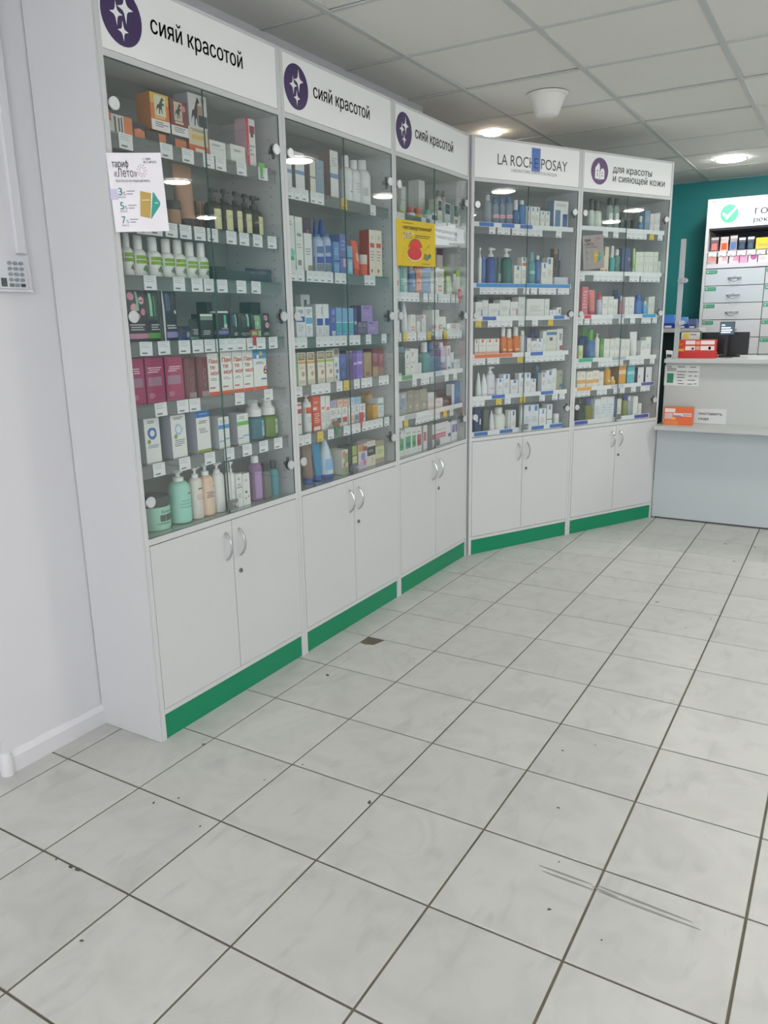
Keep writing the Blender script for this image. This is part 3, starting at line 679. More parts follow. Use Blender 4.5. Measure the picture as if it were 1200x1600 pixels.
[('l',4,0.45,0.75,'c08c90'),('b',0,0.3,'a07c68')],
[('b',0.66,0.8,'b03c40'),('b',0.9,0.96,'c84a48'),('r',0.2,0.8,0.3,0.34,'c04a50')],
[('b',0.68,0.92,'dc5c2e'),('l',4,0.3,0.55,'b4babc')],
[('r',0.0,0.5,0.6,0.68,'eadcd4'),('r',0.1,0.7,0.78,0.84,'e89878'),('l',5,0.2,0.5,'f0c8b4'),('r',0,0.9,0.02,0.12,'e8e8e6')],
[('r',0.2,0.8,0.6,0.68,'d87060'),('l',5,0.2,0.5,'b4babc')],
[('r',0.2,0.8,0.56,0.66,'dc8070'),('l',5,0.2,0.5,'b4babc')],
[('r',0.1,0.9,0.16,0.45,'e08a9c'),('l',4,0.6,0.9,'8d9598')],
[('r',0.1,0.9,0.16,0.45,'6a5478'),('l',4,0.6,0.9,'8d9598')],
[('r',0.1,0.9,0.16,0.45,'c04a48'),('l',4,0.6,0.9,'8d9598')],
[('r',0.1,0.9,0.16,0.45,'ecc4a4'),('l',4,0.6,0.9,'8d9598')],
[('r',0.1,0.9,0.16,0.45,'a4c8e4'),('l',4,0.6,0.9,'8d9598')],
[('r',0.1,0.9,0.16,0.45,'6aaad8'),('l',4,0.6,0.9,'8d9598')],
[('l',2,0.4,0.7,'8a7aa8')],
[('l',2,0.4,0.7,'b48c70')],
[('l',2,0.4,0.7,'88a4c0')],
[('l',2,0.4,0.7,'6c9cc8')],
[('b',0.45,0.58,'7cb0dc'),('r',0.1,0.9,0.62,0.85,'e8c49c'),('l',2,0.88,0.96,'b88a20')],
[('b',0.5,0.62,'7cb0dc'),('r',0.1,0.9,0.66,0.85,'ecc898'),('l',2,0.88,0.96,'b88a20')],
[('l',3,0.4,0.8,'b88a20')],
[('r',0.0,0.9,0.62,0.72,'5aacb0'),('l',4,0.2,0.5,'aab4b4')],
[('b',0.12,0.44,'8cbce8'),('r',0.55,0.95,0.5,0.62,'9cc0e4')],
[('r',0.1,0.6,0.65,0.95,'d88878'),('r',0.4,1,0.45,0.85,'8cac6c'),('c',0.4,0.4,0.22,'d8766c'),('r',0.0,0.9,0.05,0.3,'9cb878')],
[('r',0.3,0.9,0.62,0.98,'a4b850'),('r',0.35,0.9,0.3,0.58,'c8cc88'),('c',0.3,0.12,0.2,'8a8878'),('c',0.7,0.15,0.18,'b4b0a0')],
[('r',0.05,0.7,0.72,0.98,'d09040'),('r',0.55,1,0.7,0.9,'8a4a60'),('c',0.55,0.5,0.26,'8c90c4'),('r',0.1,0.9,0.06,0.3,'cfb0cc'),('c',0.7,0.25,0.18,'c87c84')],
[('r',0,1,0.42,0.78,'2c2e30'),('l',2,0.55,0.65,'b8b8b0'),('c',0.6,0.25,0.22,'cfc4a0'),('r',0.1,0.8,0.82,0.98,'d8c4c0')],
[('r',0,1,0.24,0.74,'d0d4a0'),('l',3,0.4,0.6,'a0a478')],
[('b',0.58,0.6,'9aa0a0')],
[('l',2,0.55,0.6,'c4c8c4')],
[('r',0.15,0.85,0.52,0.94,'343a44'),('l',2,0.65,0.75,'8a90a0'),('l',2,0.1,0.3,'c0c0ac')],
[('r',0.1,0.9,0.48,0.95,'3c4854'),('l',2,0.65,0.75,'8a98a4')],
[('r',0.05,0.95,0.45,0.97,'1c3438'),('l',1,0.65,0.7,'7a9890'),('r',0.2,0.8,0.1,0.3,'a8706c')],
[('r',0.1,0.6,0.2,0.34,'c05058')],
[('r',0.5,1,0,1,'94c4c0'),('r',0.2,0.4,0.3,0.95,'2f7a70'),('l',3,0.2,0.4,'c0dcd8')],
[('r',0.2,0.9,0.3,0.6,'86acd4')],
[('r',0.1,0.9,0.1,0.4,'e8a890'),('c',0.4,0.3,0.16,'c4604c'),('r',0.7,1,0.5,0.7,'f0c8b8')],
[('b',0.5,0.66,'b4cce0'),('l',3,0.2,0.4,'a0b8d4')],
[('l',3,0.4,0.7,'c0c6c4')],
[('r',0.3,0.75,0.12,0.34,'cf5a52'),('r',0.38,0.67,0.16999999999999998,0.29000000000000004,'ecd4d0'),('l',4,0.5,0.8,'c0c6c4')],
[('b',0.86,1,'5a3050'),('r',0.5,1,0.35,0.6,'dc8098'),('b',0.0,0.12,'5a3050')],
[('r',0.2,0.8,0.05,0.3,'cfe0c0')],
[('c',0.5,0.3,0.2,'9cc8a0')],
[('r',0.2,0.8,0.5,0.8,'9ab4c4')],
[('r',0.2,0.8,0.1,0.32,'cf5a52'),('r',0.28,0.7200000000000001,0.15000000000000002,0.27,'ecd4d0'),('l',4,0.5,0.8,'c0c6c4')],
[('r',0,0.3,0.8,0.95,'c05060'),('l',4,0.2,0.6,'c0c6c4')],
[('r',0.0,0.5,0.14,0.3,'cf5a52'),('r',0.08,0.42,0.19,0.25,'ecd4d0'),('l',4,0.5,0.8,'c0c6c4')],
[('r',0.0,0.45,0.14,0.44,'cf5a52'),('r',0.1,0.4,0.2,0.38,'ecd4d0'),('r',0.55,0.95,0.05,0.25,'7cc49c')],
[('r',0.35,0.6,0.3,0.8,'cf5a52'),('r',0.4,0.56,0.4,0.7,'ecd4d0')],
[('r',0.05,0.9,0.8,1,'7c98a0'),('c',0.4,0.5,0.12,'4a6a68'),('r',0.1,0.5,0.0,0.1,'c8d0d0')],
[('t','V',0.28,0.66,0.2,'3c4244'),('b',0.5,0.51,'9aa0a2'),('c',0.3,0.32,0.1,'b04058'),('l',2,0.42,0.47,'9aa0a2')],
[('t','V',0.28,0.68,0.19,'3c4244'),('b',0.5,0.51,'9aa0a2'),('c',0.3,0.3,0.1,'b04058'),('l',2,0.42,0.47,'9aa0a2')],
[('b',0.0,0.4,'8c90b8'),('b',0,0.06,'3c4464')],
[('r',0.3,0.6,0.6,0.9,'a0a4ac'),('r',0.3,0.8,0.04,0.12,'5a6474')],
[('r',0.3,1,0.05,0.4,'6ca4b8')],
[('l',3,0.4,0.7,'a4aaac')],
[('c',0.5,0.6,0.28,'7f98b8'),('r',0.05,0.4,0.28,0.4,'6f90b8'),('r',0.4,0.75,0.75,0.9,'c8ccd0')],
[('c',0.5,0.6,0.12,'d4cec0'),('l',2,0.2,0.35,'c0b8a8')],
[('l',3,0.3,0.6,'bcb4a4')],
[('l',3,0.4,0.7,'5c5458')],
[('l',4,0.3,0.7,'7c9ccc')],
[('r',0.12,0.9,0.22,0.68,'58ac6c'),('l',2,0.74,0.82,'6a7274'),('r',0.2,0.8,0.3,0.45,'3f8c5c'),('l',2,0.06,0.14,'b4bab8')],
[('r',0.12,0.9,0.22,0.68,'4aa47c'),('l',2,0.74,0.82,'6a7274'),('r',0.2,0.8,0.3,0.45,'2f7c64'),('l',2,0.06,0.14,'b4bab8')],
[('r',0.12,0.9,0.22,0.68,'5aac64'),('l',2,0.74,0.82,'6a7274'),('r',0.2,0.8,0.3,0.45,'3c7c44'),('l',2,0.06,0.14,'b4bab8')],
[('r',0.12,0.9,0.22,0.68,'c0485a'),('l',2,0.74,0.82,'6a7274'),('r',0.2,0.8,0.3,0.45,'98303c'),('l',2,0.06,0.14,'b4bab8')],
[('r',0.1,0.7,0.35,0.72,'c0566a')],
[('b',0.92,1,'6a4850'),('r',0.0,0.72,0.3,0.5,'c05a70'),('r',0.1,0.7,0.36,0.42,'dc98a4'),('r',0.86,1,0.85,1,'4a3a78'),('r',0.84,1,0.24,0.38,'5c4c90'),('l',2,0.6,0.66,'a09ca0')],
[('r',0.15,0.9,0.42,0.82,'5c4898'),('l',2,0.55,0.65,'8070b8')],
[('b',0.3,0.5,'e8b8c4'),('r',0.2,0.6,0.34,0.44,'d88ca4')],
[('r',0.6,0.9,0.4,0.8,'94bce0')],
[('r',0.4,0.7,0.76,0.96,'4a80c4'),('l',4,0.3,0.55,'b0b8be')],
[('r',0.1,0.46,0.05,0.66,'5a80a8'),('r',0.62,0.95,0.05,0.52,'3c6898'),('r',0.7,0.85,0.3,0.52,'26508c'),('l',2,0.78,0.88,'a0a8ac')],
[('r',0.2,0.7,0.2,0.8,'4a74b4')],
[('r',0.3,0.9,0.1,0.7,'3460a4'),('r',0.75,0.95,0.8,0.98,'c8d4e4')],
[('r',0.2,0.8,0.1,0.4,'8ca8a0')],
[('r',0.3,0.9,0.1,0.7,'2c7c74'),('r',0.8,0.98,0.8,0.98,'c8dcd8')],
[('r',0.1,0.9,0.68,0.8,'e07a44'),('r',0.3,0.6,0.84,0.98,'4a80c4'),('l',4,0.2,0.5,'b4babc')],
[('b',0.5,0.65,'94d8d0')],
[('r',0.2,0.9,0.2,0.7,'5080bc')],
[('r',0.2,0.6,0.76,0.96,'4a80c4'),('l',4,0.3,0.55,'b0b8be')],
[('b',0.86,1,'b89c80'),('r',0.3,0.6,0.5,0.75,'4c3c34')],
[('r',0.4,1,0.7,1,'a8c0d8')],
[('b',0.6,0.95,'c0d0e4')],
[('l',3,0.35,0.6,'bcc2c4'),('r',0.85,1,0.05,0.5,'5a84c8')],
[('l',3,0.35,0.6,'bcc2c4')],
[('l',4,0.3,0.6,'bcc2c4'),('r',0.88,0.98,0.1,0.5,'8ca0c8')],
[('l',4,0.3,0.6,'bcc2c4'),('r',0.9,0.98,0.1,0.5,'8ca0c8')],
[('l',3,0.35,0.6,'bcc2c4'),('r',0.78,0.92,0.1,0.52,'b84a58')],
[('l',4,0.25,0.6,'bcc2c4')],
[('r',0.2,0.5,0.3,0.8,'b4c8e0')],
[('r',0.4,0.8,0.3,0.8,'8c98a8')],
[('r',0.35,0.65,0.76,0.96,'e07a44'),('l',2,0.5,0.6,'c8b8a8'),('b',0.0,0.18,'e8b898')],
[('r',0.2,0.9,0.15,0.3,'f0c8a0')],
[('l',3,0.35,0.6,'bcc2c4'),('r',0.6,0.8,0.6,0.7,'6a8a84')],
[('b',0.76,0.9,'4a80b0'),('r',0.3,0.6,0.5,0.65,'3c6494')],
[('r',0.5,1,0.05,0.25,'b05060'),('r',0.4,0.8,0.5,0.8,'9a9ca8')],
[('r',0.75,0.95,0.78,0.95,'6a7cb8'),('l',2,0.3,0.4,'c0a8b0')],
[('r',0.4,0.7,0.76,0.96,'4a80c4'),('l',4,0.3,0.55,'b0b8be'),('b',0.2,0.22,'d8a8b0')],
[('r',0.5,0.8,0.76,0.96,'4a80c4'),('l',4,0.3,0.55,'b0b8be')],
[('r',0.3,0.6,0.76,0.96,'4a80c4'),('l',4,0.3,0.55,'b0b8be')],
[('r',0.5,0.85,0.76,0.96,'4a80c4'),('l',4,0.3,0.55,'b0b8be')],
[('c',0.5,0.75,0.14,'5a90a0'),('r',0.4,0.8,0.15,0.3,'4a80b4')],
[('c',0.35,0.55,0.2,'c8d0d8'),('r',0.8,1,0.4,0.6,'dfe4e8')],
[('r',0.75,0.98,0.1,0.4,'4a88c0')],
[('r',0.4,0.75,0.76,0.95,'6a7c94'),('l',3,0.3,0.5,'bcc2c4')],
[('r',0.7,0.95,0.76,0.96,'4a80c4'),('l',4,0.3,0.55,'b0b8be'),('b',0.4,0.42,'b4bcd0')],
[('r',0.5,0.85,0.76,0.96,'4a80c4'),('l',4,0.3,0.55,'b0b8be'),('b',0.4,0.42,'b4bcd0')],
[('r',0.4,0.7,0.74,0.96,'6ca8c8'),('l',4,0.3,0.55,'c8b8b8')],
[('b',0.36,0.39,'2c3034'),('r',0.3,0.7,0.78,0.95,'7c98b8')],
[('r',0.15,0.9,0.35,0.75,'cfdcd8')],
[('l',3,0.4,0.7,'9cb4c8')],
[('r',0.1,0.8,0,0.14,'c86a64')],
[('r',0.1,0.7,0,0.1,'c86a64')],
[('l',2,0.5,0.6,'6a80a4')],
[('r',0.6,1,0.5,0.62,'94a4c0')],
[('b',0.1,0.4,'8ce060')],
[('l',1,0.76,0.8,'8c9898'),('l',3,0.3,0.5,'c4cac0')],
[('l',6,0.2,0.85,'e8b4b8')],
[('l',2,0.4,0.5,'9aa4a4')],
[('r',0.1,0.8,0.2,0.6,'b4d86c')],
[('r',0.2,0.8,0.1,0.4,'5c8cc4')],
[('l',3,0.4,0.7,'86bc68')],
[('r',0.0,0.06,0,1,'cfe0a8'),('l',3,0.35,0.6,'bcc2c4')],
[('b',0.22,0.45,'eab060'),('l',3,0.6,0.8,'c8c4b8')],
[('r',0.3,0.8,0.2,0.38,'ecdcb0')],
[('b',0.5,0.7,'ecd4b0'),('l',2,0.8,0.9,'b47c20')],
[('b',0.46,0.62,'a4dce4')],
[('r',0.2,0.4,0.3,0.5,'a4a4ac')],
[('l',4,0.3,0.7,'b4c4cc')],
[('c',0.6,0.18,0.16,'7c5c50')]]
PRODUCTS = [
(0,0,'box',0.081,0.066,1.9,0.104,0.06,0.052,'d9d6d0','white and orange foil box with vertical lettering',0,0,0,''),
(0,0,'box',0.158,0.059,1.9,0.046,0.046,0.047,'2b2f36','dark box with orange hand picture',1,0,0,''),
(0,0,'box',0.231,0.066,1.9,0.093,0.06,0.033,'23272c','black box with orange figure under yellow box',2,0,0,''),
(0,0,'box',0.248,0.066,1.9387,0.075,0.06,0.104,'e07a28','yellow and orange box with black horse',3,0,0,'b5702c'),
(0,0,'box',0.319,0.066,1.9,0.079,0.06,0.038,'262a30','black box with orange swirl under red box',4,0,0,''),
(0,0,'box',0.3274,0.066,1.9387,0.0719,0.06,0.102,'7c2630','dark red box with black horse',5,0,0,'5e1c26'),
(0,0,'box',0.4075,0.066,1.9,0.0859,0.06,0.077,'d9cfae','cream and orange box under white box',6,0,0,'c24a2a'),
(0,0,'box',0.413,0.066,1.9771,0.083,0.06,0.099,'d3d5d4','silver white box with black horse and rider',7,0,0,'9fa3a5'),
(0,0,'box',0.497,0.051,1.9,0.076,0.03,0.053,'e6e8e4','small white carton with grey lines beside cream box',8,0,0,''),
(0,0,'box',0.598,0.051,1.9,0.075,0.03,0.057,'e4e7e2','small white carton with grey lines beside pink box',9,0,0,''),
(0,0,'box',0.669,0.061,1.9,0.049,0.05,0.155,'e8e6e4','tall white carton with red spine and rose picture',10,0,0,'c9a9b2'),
(0,1,'jar',0.293,0.065,1.671,0.059,0.059,0.075,('b08c70','2c3038'),'brown cream jar with black lid',11,0.65,0,''),
(0,1,'tube',0.367,0.08,1.671,0.088,0.088,0.195,('b48c72','23262a'),'large brown cosmetic tube with black cap',11,0,0,''),
(0,1,'box',0.493,0.145,1.671,0.042,0.04,0.104,'9c7a60','slim brown carton beside the pump bottles',12,0,0,''),
(0,1,'pump',0.483,0.065,1.671,0.058,0.058,0.138,('1c2022','1c2022'),'black pump bottle with pale yellow label',13,0.7,0,''),
(0,1,'pump',0.542,0.064,1.671,0.056,0.056,0.141,('1c2022','1c2022'),'black pump bottle with pale yellow label',13,0.7,0,''),
(0,1,'pump',0.594,0.059,1.671,0.046,0.046,0.14,('1c2022','1c2022'),'black pump bottle with pale yellow label',13,0.7,0,''),
(0,1,'pump',0.644,0.061,1.671,0.049,0.049,0.138,('1c2022','1c2022'),'black pump bottle with pale yellow label',13,0.68,0,''),
(0,1,'pump',0.702,0.068,1.671,0.065,0.065,0.14,('1c2022','1c2022'),'black pump bottle with pale yellow label',14,0.65,0,''),
(0,2,'bottle',0.084,0.054,1.51,0.037,0.037,0.121,('eceee9','f2f3f0'),'white bottle with two green bands and leaf print',15,0.68,0,''),
(0,2,'bottle',0.134,0.06,1.51,0.048,0.048,0.119,('eceee9','f2f3f0'),'white bottle with two green bands and leaf print',15,0.67,0,''),
(0,2,'bottle',0.195,0.062,1.51,0.051,0.051,0.119,('eceee9','f2f3f0'),'white bottle with two green bands and leaf print',15,0.66,0,''),
(0,2,'bottle',0.25,0.061,1.51,0.051,0.051,0.118,('eceee9','f2f3f0'),'white bottle with two green bands and leaf print',15,0.65,0,''),
(0,2,'bottle',0.301,0.062,1.51,0.051,0.051,0.119,('eceee9','f2f3f0'),'white bottle with two green bands and leaf print',15,0.65,0,''),
(0,2,'bottle',0.355,0.063,1.51,0.053,0.053,0.116,('eceee9','f2f3f0'),'white bottle with two green bands and leaf print',15,0.63,0,''),
(0,2,'bottle',0.406,0.06,1.51,0.048,0.048,0.117,('eceee9','f2f3f0'),'white bottle with two green bands and leaf print',15,0.63,0,''),
(0,2,'box',0.474,0.06,1.51,0.049,0.049,0.045,'14181d','small plain black box',11,0,0,''),
(0,2,'box',0.562,0.061,1.51,0.124,0.05,0.035,'5b646a','long clear plastic case with grey contents',11,0,1,''),
(0,2,'pouch',0.697,0.056,1.51,0.141,0.04,0.047,'2f3a52','navy blue brush pack in clear film',11,0,0,''),
(0,3,'pouch',0.09,0.047,1.314,0.086,0.022,0.154,'20242a','black pouch with pink flowers and pink band',16,0,0,''),
(0,3,'pouch',0.159,0.047,1.314,0.051,0.022,0.153,'20242a','black pouch with green leaves and green band',17,0,0,''),
(0,3,'pouch',0.23,0.047,1.314,0.06,0.022,0.154,'272b3c','black pouch with white edge and lavender band',18,0,0,''),
(0,3,'pouch',0.287,0.047,1.314,0.053,0.022,0.044,'232a4a','low dark blue sachet with white flowers',19,0,0,''),
(0,3,'pouch',0.334,0.047,1.314,0.037,0.022,0.068,'1b2024','short black sachet with thin white lines',20,0,0,''),
(0,3,'box',0.386,0.056,1.314,0.059,0.04,0.083,'1d2226','black box with white top edge and flowers',21,0,0,''),
(0,3,'jar',0.484,0.068,1.314,0.064,0.064,0.093,('1f242c','e2e6e2'),'black jar with flowers,lavender band and white lid',22,0.93,0,''),
(0,3,'pouch',0.534,0.047,1.314,0.035,0.022,0.087,'222a2e','black pouch with pale green stripe',23,0,0,''),
(0,3,'pouch',0.59,0.047,1.314,0.069,0.022,0.087,'20282a','black pouch with dark green leaves',24,0,0,''),
(0,3,'pouch',0.653,0.047,1.314,0.052,0.022,0.082,'27322c','black pouch with bright green leaves',25,0,0,''),
(0,3,'pouch',0.706,0.047,1.314,0.05,0.022,0.086,'2c2a30','black pouch with pink blossom branch',26,0,0,''),
(0,3,'box',0.5,0.15,1.314,0.027,0.05,0.126,'0f1317','black box behind the flower jar',11,0,0,''),
(0,3,'box',0.749,0.15,1.314,0.062,0.05,0.128,'20282e','dark box behind the flower pouches',11,0,0,''),
(0,4,'box',0.067,0.062,1.124,0.052,0.052,0.141,'a52a60','magenta carton with grey panel',27,0,0,'7c1c46'),
(0,4,'box',0.137,0.066,1.124,0.075,0.06,0.141,'a52a60','magenta carton with grey panel',27,0,0,'7c1c46'),
(0,4,'box',0.22,0.066,1.124,0.077,0.06,0.14,'a52a60','magenta carton with grey panel',27,0,0,'7c1c46'),
(0,4,'box',0.29,0.061,1.124,0.049,0.049,0.132,'6c2434','maroon carton with white vertical lettering',28,0,0,'541a28'),
(0,4,'box',0.3494,0.062,1.124,0.0519,0.053,0.133,'6c2434','maroon carton with white vertical lettering',28,0,0,'541a28'),
(0,4,'box',0.4026,0.063,1.124,0.0519,0.053,0.143,'eceeea','white carton with orange lettering and orange base',29,0,0,'d4d8d6'),
(0,4,'box',0.468,0.064,1.124,0.057,0.057,0.146,'eceeea','white carton with orange lettering and orange base',29,0,0,'d4d8d6'),
(0,4,'box',0.528,0.062,1.124,0.052,0.052,0.145,'eceeea','white carton with orange lettering and orange base',29,0,0,'d4d8d6'),
(0,4,'box',0.584,0.063,1.124,0.054,0.054,0.145,'eceeea','white carton with orange lettering and orange base',29,0,0,'d4d8d6'),
(0,4,'box',0.652,0.066,1.124,0.074,0.06,0.147,'eceeea','white carton with blue top and orange base',30,0,0,'d4d8d6'),
(0,5,'box',0.105,0.066,0.935,0.063,0.06,0.142,'e9ebe8','white carton with dark blue splash ring',31,0,0,'b9bec4'),
(0,5,'box',0.219,0.066,0.935,0.066,0.06,0.14,'e9ebe8','white carton with pale blue splash ring',32,0,0,'a9aeb4'),
(0,5,'box',0.334,0.066,0.935,0.065,0.06,0.142,'e9ebe8','white carton with blue top and green base',33,0,0,'a9b0ba'),
(0,5,'box',0.436,0.064,0.935,0.056,0.056,0.109,'e9ebe8','white carton with blue band and blue wave',34,0,0,'c2c7cb'),
(0,5,'box',0.538,0.066,0.935,0.062,0.06,0.11,'e9ebe8','white carton with green band and blue wave',35,0,0,'aeb0ba'),
(0,5,'foam',0.644,0.075,0.935,0.078,0.078,0.149,('4f93a4','f0f2f0'),'foam bottle with blue liquid and white cap',36,0.59,1,''),
(0,5,'foam',0.725,0.075,0.935,0.079,0.079,0.146,('86a84a','f0f2f0'),'foam bottle with green liquid and white cap',37,0.59,1,''),
(0,6,'jar',0.133,0.089,0.7045,0.106,0.106,0.112,('a8dcc4','3a4148'),'wide mint green jar with dark grey lid',38,0.71,0,''),
(0,6,'pump',0.235,0.074,0.7045,0.075,0.075,0.183,('9fdccb','f0f2f0'),'mint green pump bottle with white cap',39,0.79,0,''),
(0,6,'pump',0.299,0.059,0.7045,0.046,0.046,0.182,('e6ddd6','f0f2f0'),'pale cream pump bottle with white cap',40,0.8,0,''),
(0,6,'pump',0.354,0.065,0.7045,0.057,0.057,0.189,('e9cdb2','f0f2f0'),'peach pump bottle with white cap',41,0.76,0,''),
(0,6,'pump',0.409,0.06,0.7045,0.048,0.048,0.178,('e8ebe8','f0f2f0'),'white pump bottle with small black marks',42,0.81,0,''),
(0,6,'bottle',0.447,0.044,0.704,0.016,0.016,0.174,('e6e9e7','eceeec'),'slim white bottle behind the door lock',11,0.8,0,''),
(0,6,'pump',0.469,0.048,0.704,0.024,0.024,0.174,('e8ebe8','f0f2f0'),'white pump bottle beside white cartons',43,0.77,0,''),
(0,6,'box',0.497,0.051,0.704,0.031,0.031,0.125,'e9ebe8','white carton with black cross line',44,0,0,''),
(0,6,'box',0.536,0.056,0.704,0.039,0.04,0.12,'e9ebe8','white carton with small grey emblems',45,0,0,''),
(0,6,'bottle',0.621,0.063,0.704,0.054,0.054,0.172,('b48fba','f0f2f0'),'lilac clear bottle with white cap',46,0.85,1,''),
(0,6,'bottle',0.676,0.061,0.704,0.049,0.049,0.136,('8f9894','23282c'),'grey clear bottle with black cap',11,0.77,1,''),
(0,6,'bottle',0.723,0.057,0.704,0.041,0.041,0.137,('6fc0cc','23282c'),'light blue clear bottle with black cap',47,0.77,1,''),
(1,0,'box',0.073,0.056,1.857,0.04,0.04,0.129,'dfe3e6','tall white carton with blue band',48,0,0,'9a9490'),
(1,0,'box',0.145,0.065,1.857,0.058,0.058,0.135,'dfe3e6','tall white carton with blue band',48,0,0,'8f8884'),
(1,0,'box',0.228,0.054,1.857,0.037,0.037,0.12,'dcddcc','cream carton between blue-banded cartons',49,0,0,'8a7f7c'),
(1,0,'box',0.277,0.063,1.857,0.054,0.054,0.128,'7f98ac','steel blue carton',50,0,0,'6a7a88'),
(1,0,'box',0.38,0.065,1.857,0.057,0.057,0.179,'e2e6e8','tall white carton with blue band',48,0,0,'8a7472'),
(1,0,'bottle',0.504,0.065,1.857,0.058,0.058,0.183,('e6eaec','eef0f0'),'white bottle with grey band and tall neck',51,0.76,0,''),
(1,0,'bottle',0.569,0.067,1.857,0.063,0.063,0.175,('e4e8ea','eef0f0'),'plain white bottle with white cap',52,0.8,0,''),
(1,0,'bottle',0.65,0.077,1.857,0.081,0.081,0.188,('e4e8ea','eef0f0'),'wide white bottle with small red mark',53,0.8,0,''),
(1,1,'box',0.073,0.057,1.562,0.042,0.042,0.198,'e2e8e4','white carton with teal dome',54,0,0,''),
(1,1,'box',0.123,0.059,1.562,0.046,0.046,0.197,'e6e9e6','tall white carton beside teal dome carton',55,0,0,''),
(1,1,'box',0.18,0.061,1.562,0.05,0.05,0.142,'e8eae8','white carton with striped brown corner',56,0,0,''),
(1,1,'box',0.298,0.154,1.562,0.058,0.058,0.217,'5a3558','purple box behind white cartons',57,0,0,''),
(1,1,'cone',0.377,0.141,1.562,0.032,0.032,0.227,('2a58b8','2a58b8'),'royal blue bottle with pointed nozzle',11,0,0,''),
(1,1,'cone',0.433,0.151,1.562,0.052,0.052,0.228,('2a58b8','2a58b8'),'royal blue bottle with pointed nozzle',11,0,0,''),
(1,1,'bottle',0.277,0.064,1.562,0.056,0.056,0.148,('b4c4e0','5a74b8'),'pale blue bottle with royal blue base',58,0.94,0,''),
(1,1,'bottle',0.332,0.06,1.562,0.048,0.048,0.153,('b4c4e0','5a74b8'),'pale blue bottle with royal blue base',58,0.94,0,''),
(1,1,'box',0.378,0.057,1.562,0.042,0.042,0.125,'6f98d0','sky blue carton with dark top',59,0,0,''),
(1,1,'box',0.431,0.063,1.562,0.054,0.054,0.158,'6a74b8','violet blue carton with pink square',60,0,0,''),
(1,1,'box',0.48,0.055,1.562,0.038,0.038,0.116,'7fb8d8','small aqua blue carton',61,0,0,''),
(1,1,'tube',0.559,0.065,1.562,0.059,0.059,0.145,('e2583a','d84a30'),'orange red tube',62,0,0,''),
(1,1,'jar',0.613,0.059,1.562,0.045,0.045,0.089,('dc5436','dcd0cc'),'small red jar with grey cap',11,0.54,0,''),
(1,1,'box',0.662,0.061,1.562,0.051,0.051,0.196,'ebe4d4','cream carton with red square and red side',63,0,0,'b8392c'),
(1,1,'box',0.719,0.065,1.562,0.057,0.057,0.199,'ebe4d4','cream carton with red square and green ring',63,0,0,''),
(1,2,'box',0.111,0.065,1.308,0.058,0.058,0.117,'e6e9ec','white carton with dark blue frame',64,0,0,''),
(1,2,'box',0.166,0.059,1.308,0.047,0.047,0.117,'e6e9ec','white carton with sky blue square',65,0,0,''),
(1,2,'box',0.267,0.14,1.308,0.063,0.03,0.169,'dfe3e2','tall white card with grey figure',66,0,0,''),
(1,2,'box',0.239,0.06,1.308,0.049,0.049,0.128,'e6e9ec','white carton with blue square and black stem',67,0,0,'c8ccd0'),
(1,2,'box',0.286,0.055,1.308,0.039,0.039,0.129,'e6e9ec','white carton with blue square',68,0,0,''),
(1,2,'box',0.332,0.061,1.308,0.049,0.049,0.114,'5466b4','royal blue patterned carton',69,0,0,''),
(1,2,'box',0.381,0.057,1.308,0.042,0.042,0.116,'86b4dc','pale blue carton with teal band',70,0,0,''),
(1,2,'box',0.431,0.057,1.308,0.042,0.042,0.114,'86b4dc','pale blue carton with teal band',70,0,0,''),
(1,2,'box',0.474,0.056,1.308,0.04,0.04,0.115,'86b4dc','pale blue carton with teal band',70,0,0,''),
(1,2,'box',0.511,0.051,1.308,0.027,0.03,0.116,'564878','dark purple carton with white spot',71,0,0,''),
(1,2,'box',0.565,0.066,1.308,0.079,0.06,0.055,'5c5472','dark purple carton under lilac box',72,0,0,''),
(1,2,'box',0.606,0.066,1.3652,0.093,0.06,0.069,'a48cc8','lilac carton standing on dark purple one',73,0,0,'6a5488'),
(1,2,'box',0.655,0.066,1.308,0.092,0.06,0.057,'a88fcc','lilac carton on the shelf strip',74,0,0,''),
(1,2,'box',0.757,0.148,1.308,0.046,0.046,0.13,'3c3a58','navy box behind lilac carton',75,0,0,''),
(1,3,'box',0.067,0.051,1.119,0.016,0.03,0.128,'7fbc78','narrow green carton at the frame',11,0,0,''),
(1,3,'box',0.104,0.061,1.119,0.051,0.051,0.129,'e8e4d6','cream daisy carton with orange band',76,0,0,'b4ac9c'),
(1,3,'box',0.168,0.061,1.119,0.05,0.05,0.128,'e8e4d6','cream daisy carton with orange band',76,0,0,'b4ac9c'),
(1,3,'box',0.239,0.062,1.119,0.052,0.052,0.129,'e8e4d6','cream daisy carton with green band',77,0,0,'a89f90'),
(1,3,'box',0.3,0.063,1.119,0.054,0.054,0.129,'e8e4d6','cream daisy carton with green band',77,0,0,'a89f90'),
(1,3,'box',0.352,0.055,1.119,0.039,0.039,0.136,'e4e4e0','cream carton with blue flowers',78,0,0,''),
(1,3,'box',0.4,0.061,1.119,0.051,0.051,0.109,'3f62b0','blue carton with dark base',79,0,0,''),
(1,3,'box',0.452,0.058,1.119,0.045,0.045,0.122,'50407c','dark purple carton with gold edge',80,0,0,''),
(1,3,'box',0.494,0.053,1.119,0.035,0.035,0.121,'6248a0','violet carton with white mark',81,0,0,''),
(1,3,'box',0.537,0.06,1.119,0.048,0.048,0.121,'9074d0','bright lilac carton with white mark',82,0,0,''),
(1,3,'box',0.604,0.066,1.119,0.064,0.06,0.111,'a08c64','gold brown carton',83,0,0,''),
(1,3,'box',0.673,0.062,1.119,0.051,0.051,0.125,'86404c','maroon carton with gold base',84,0,0,''),
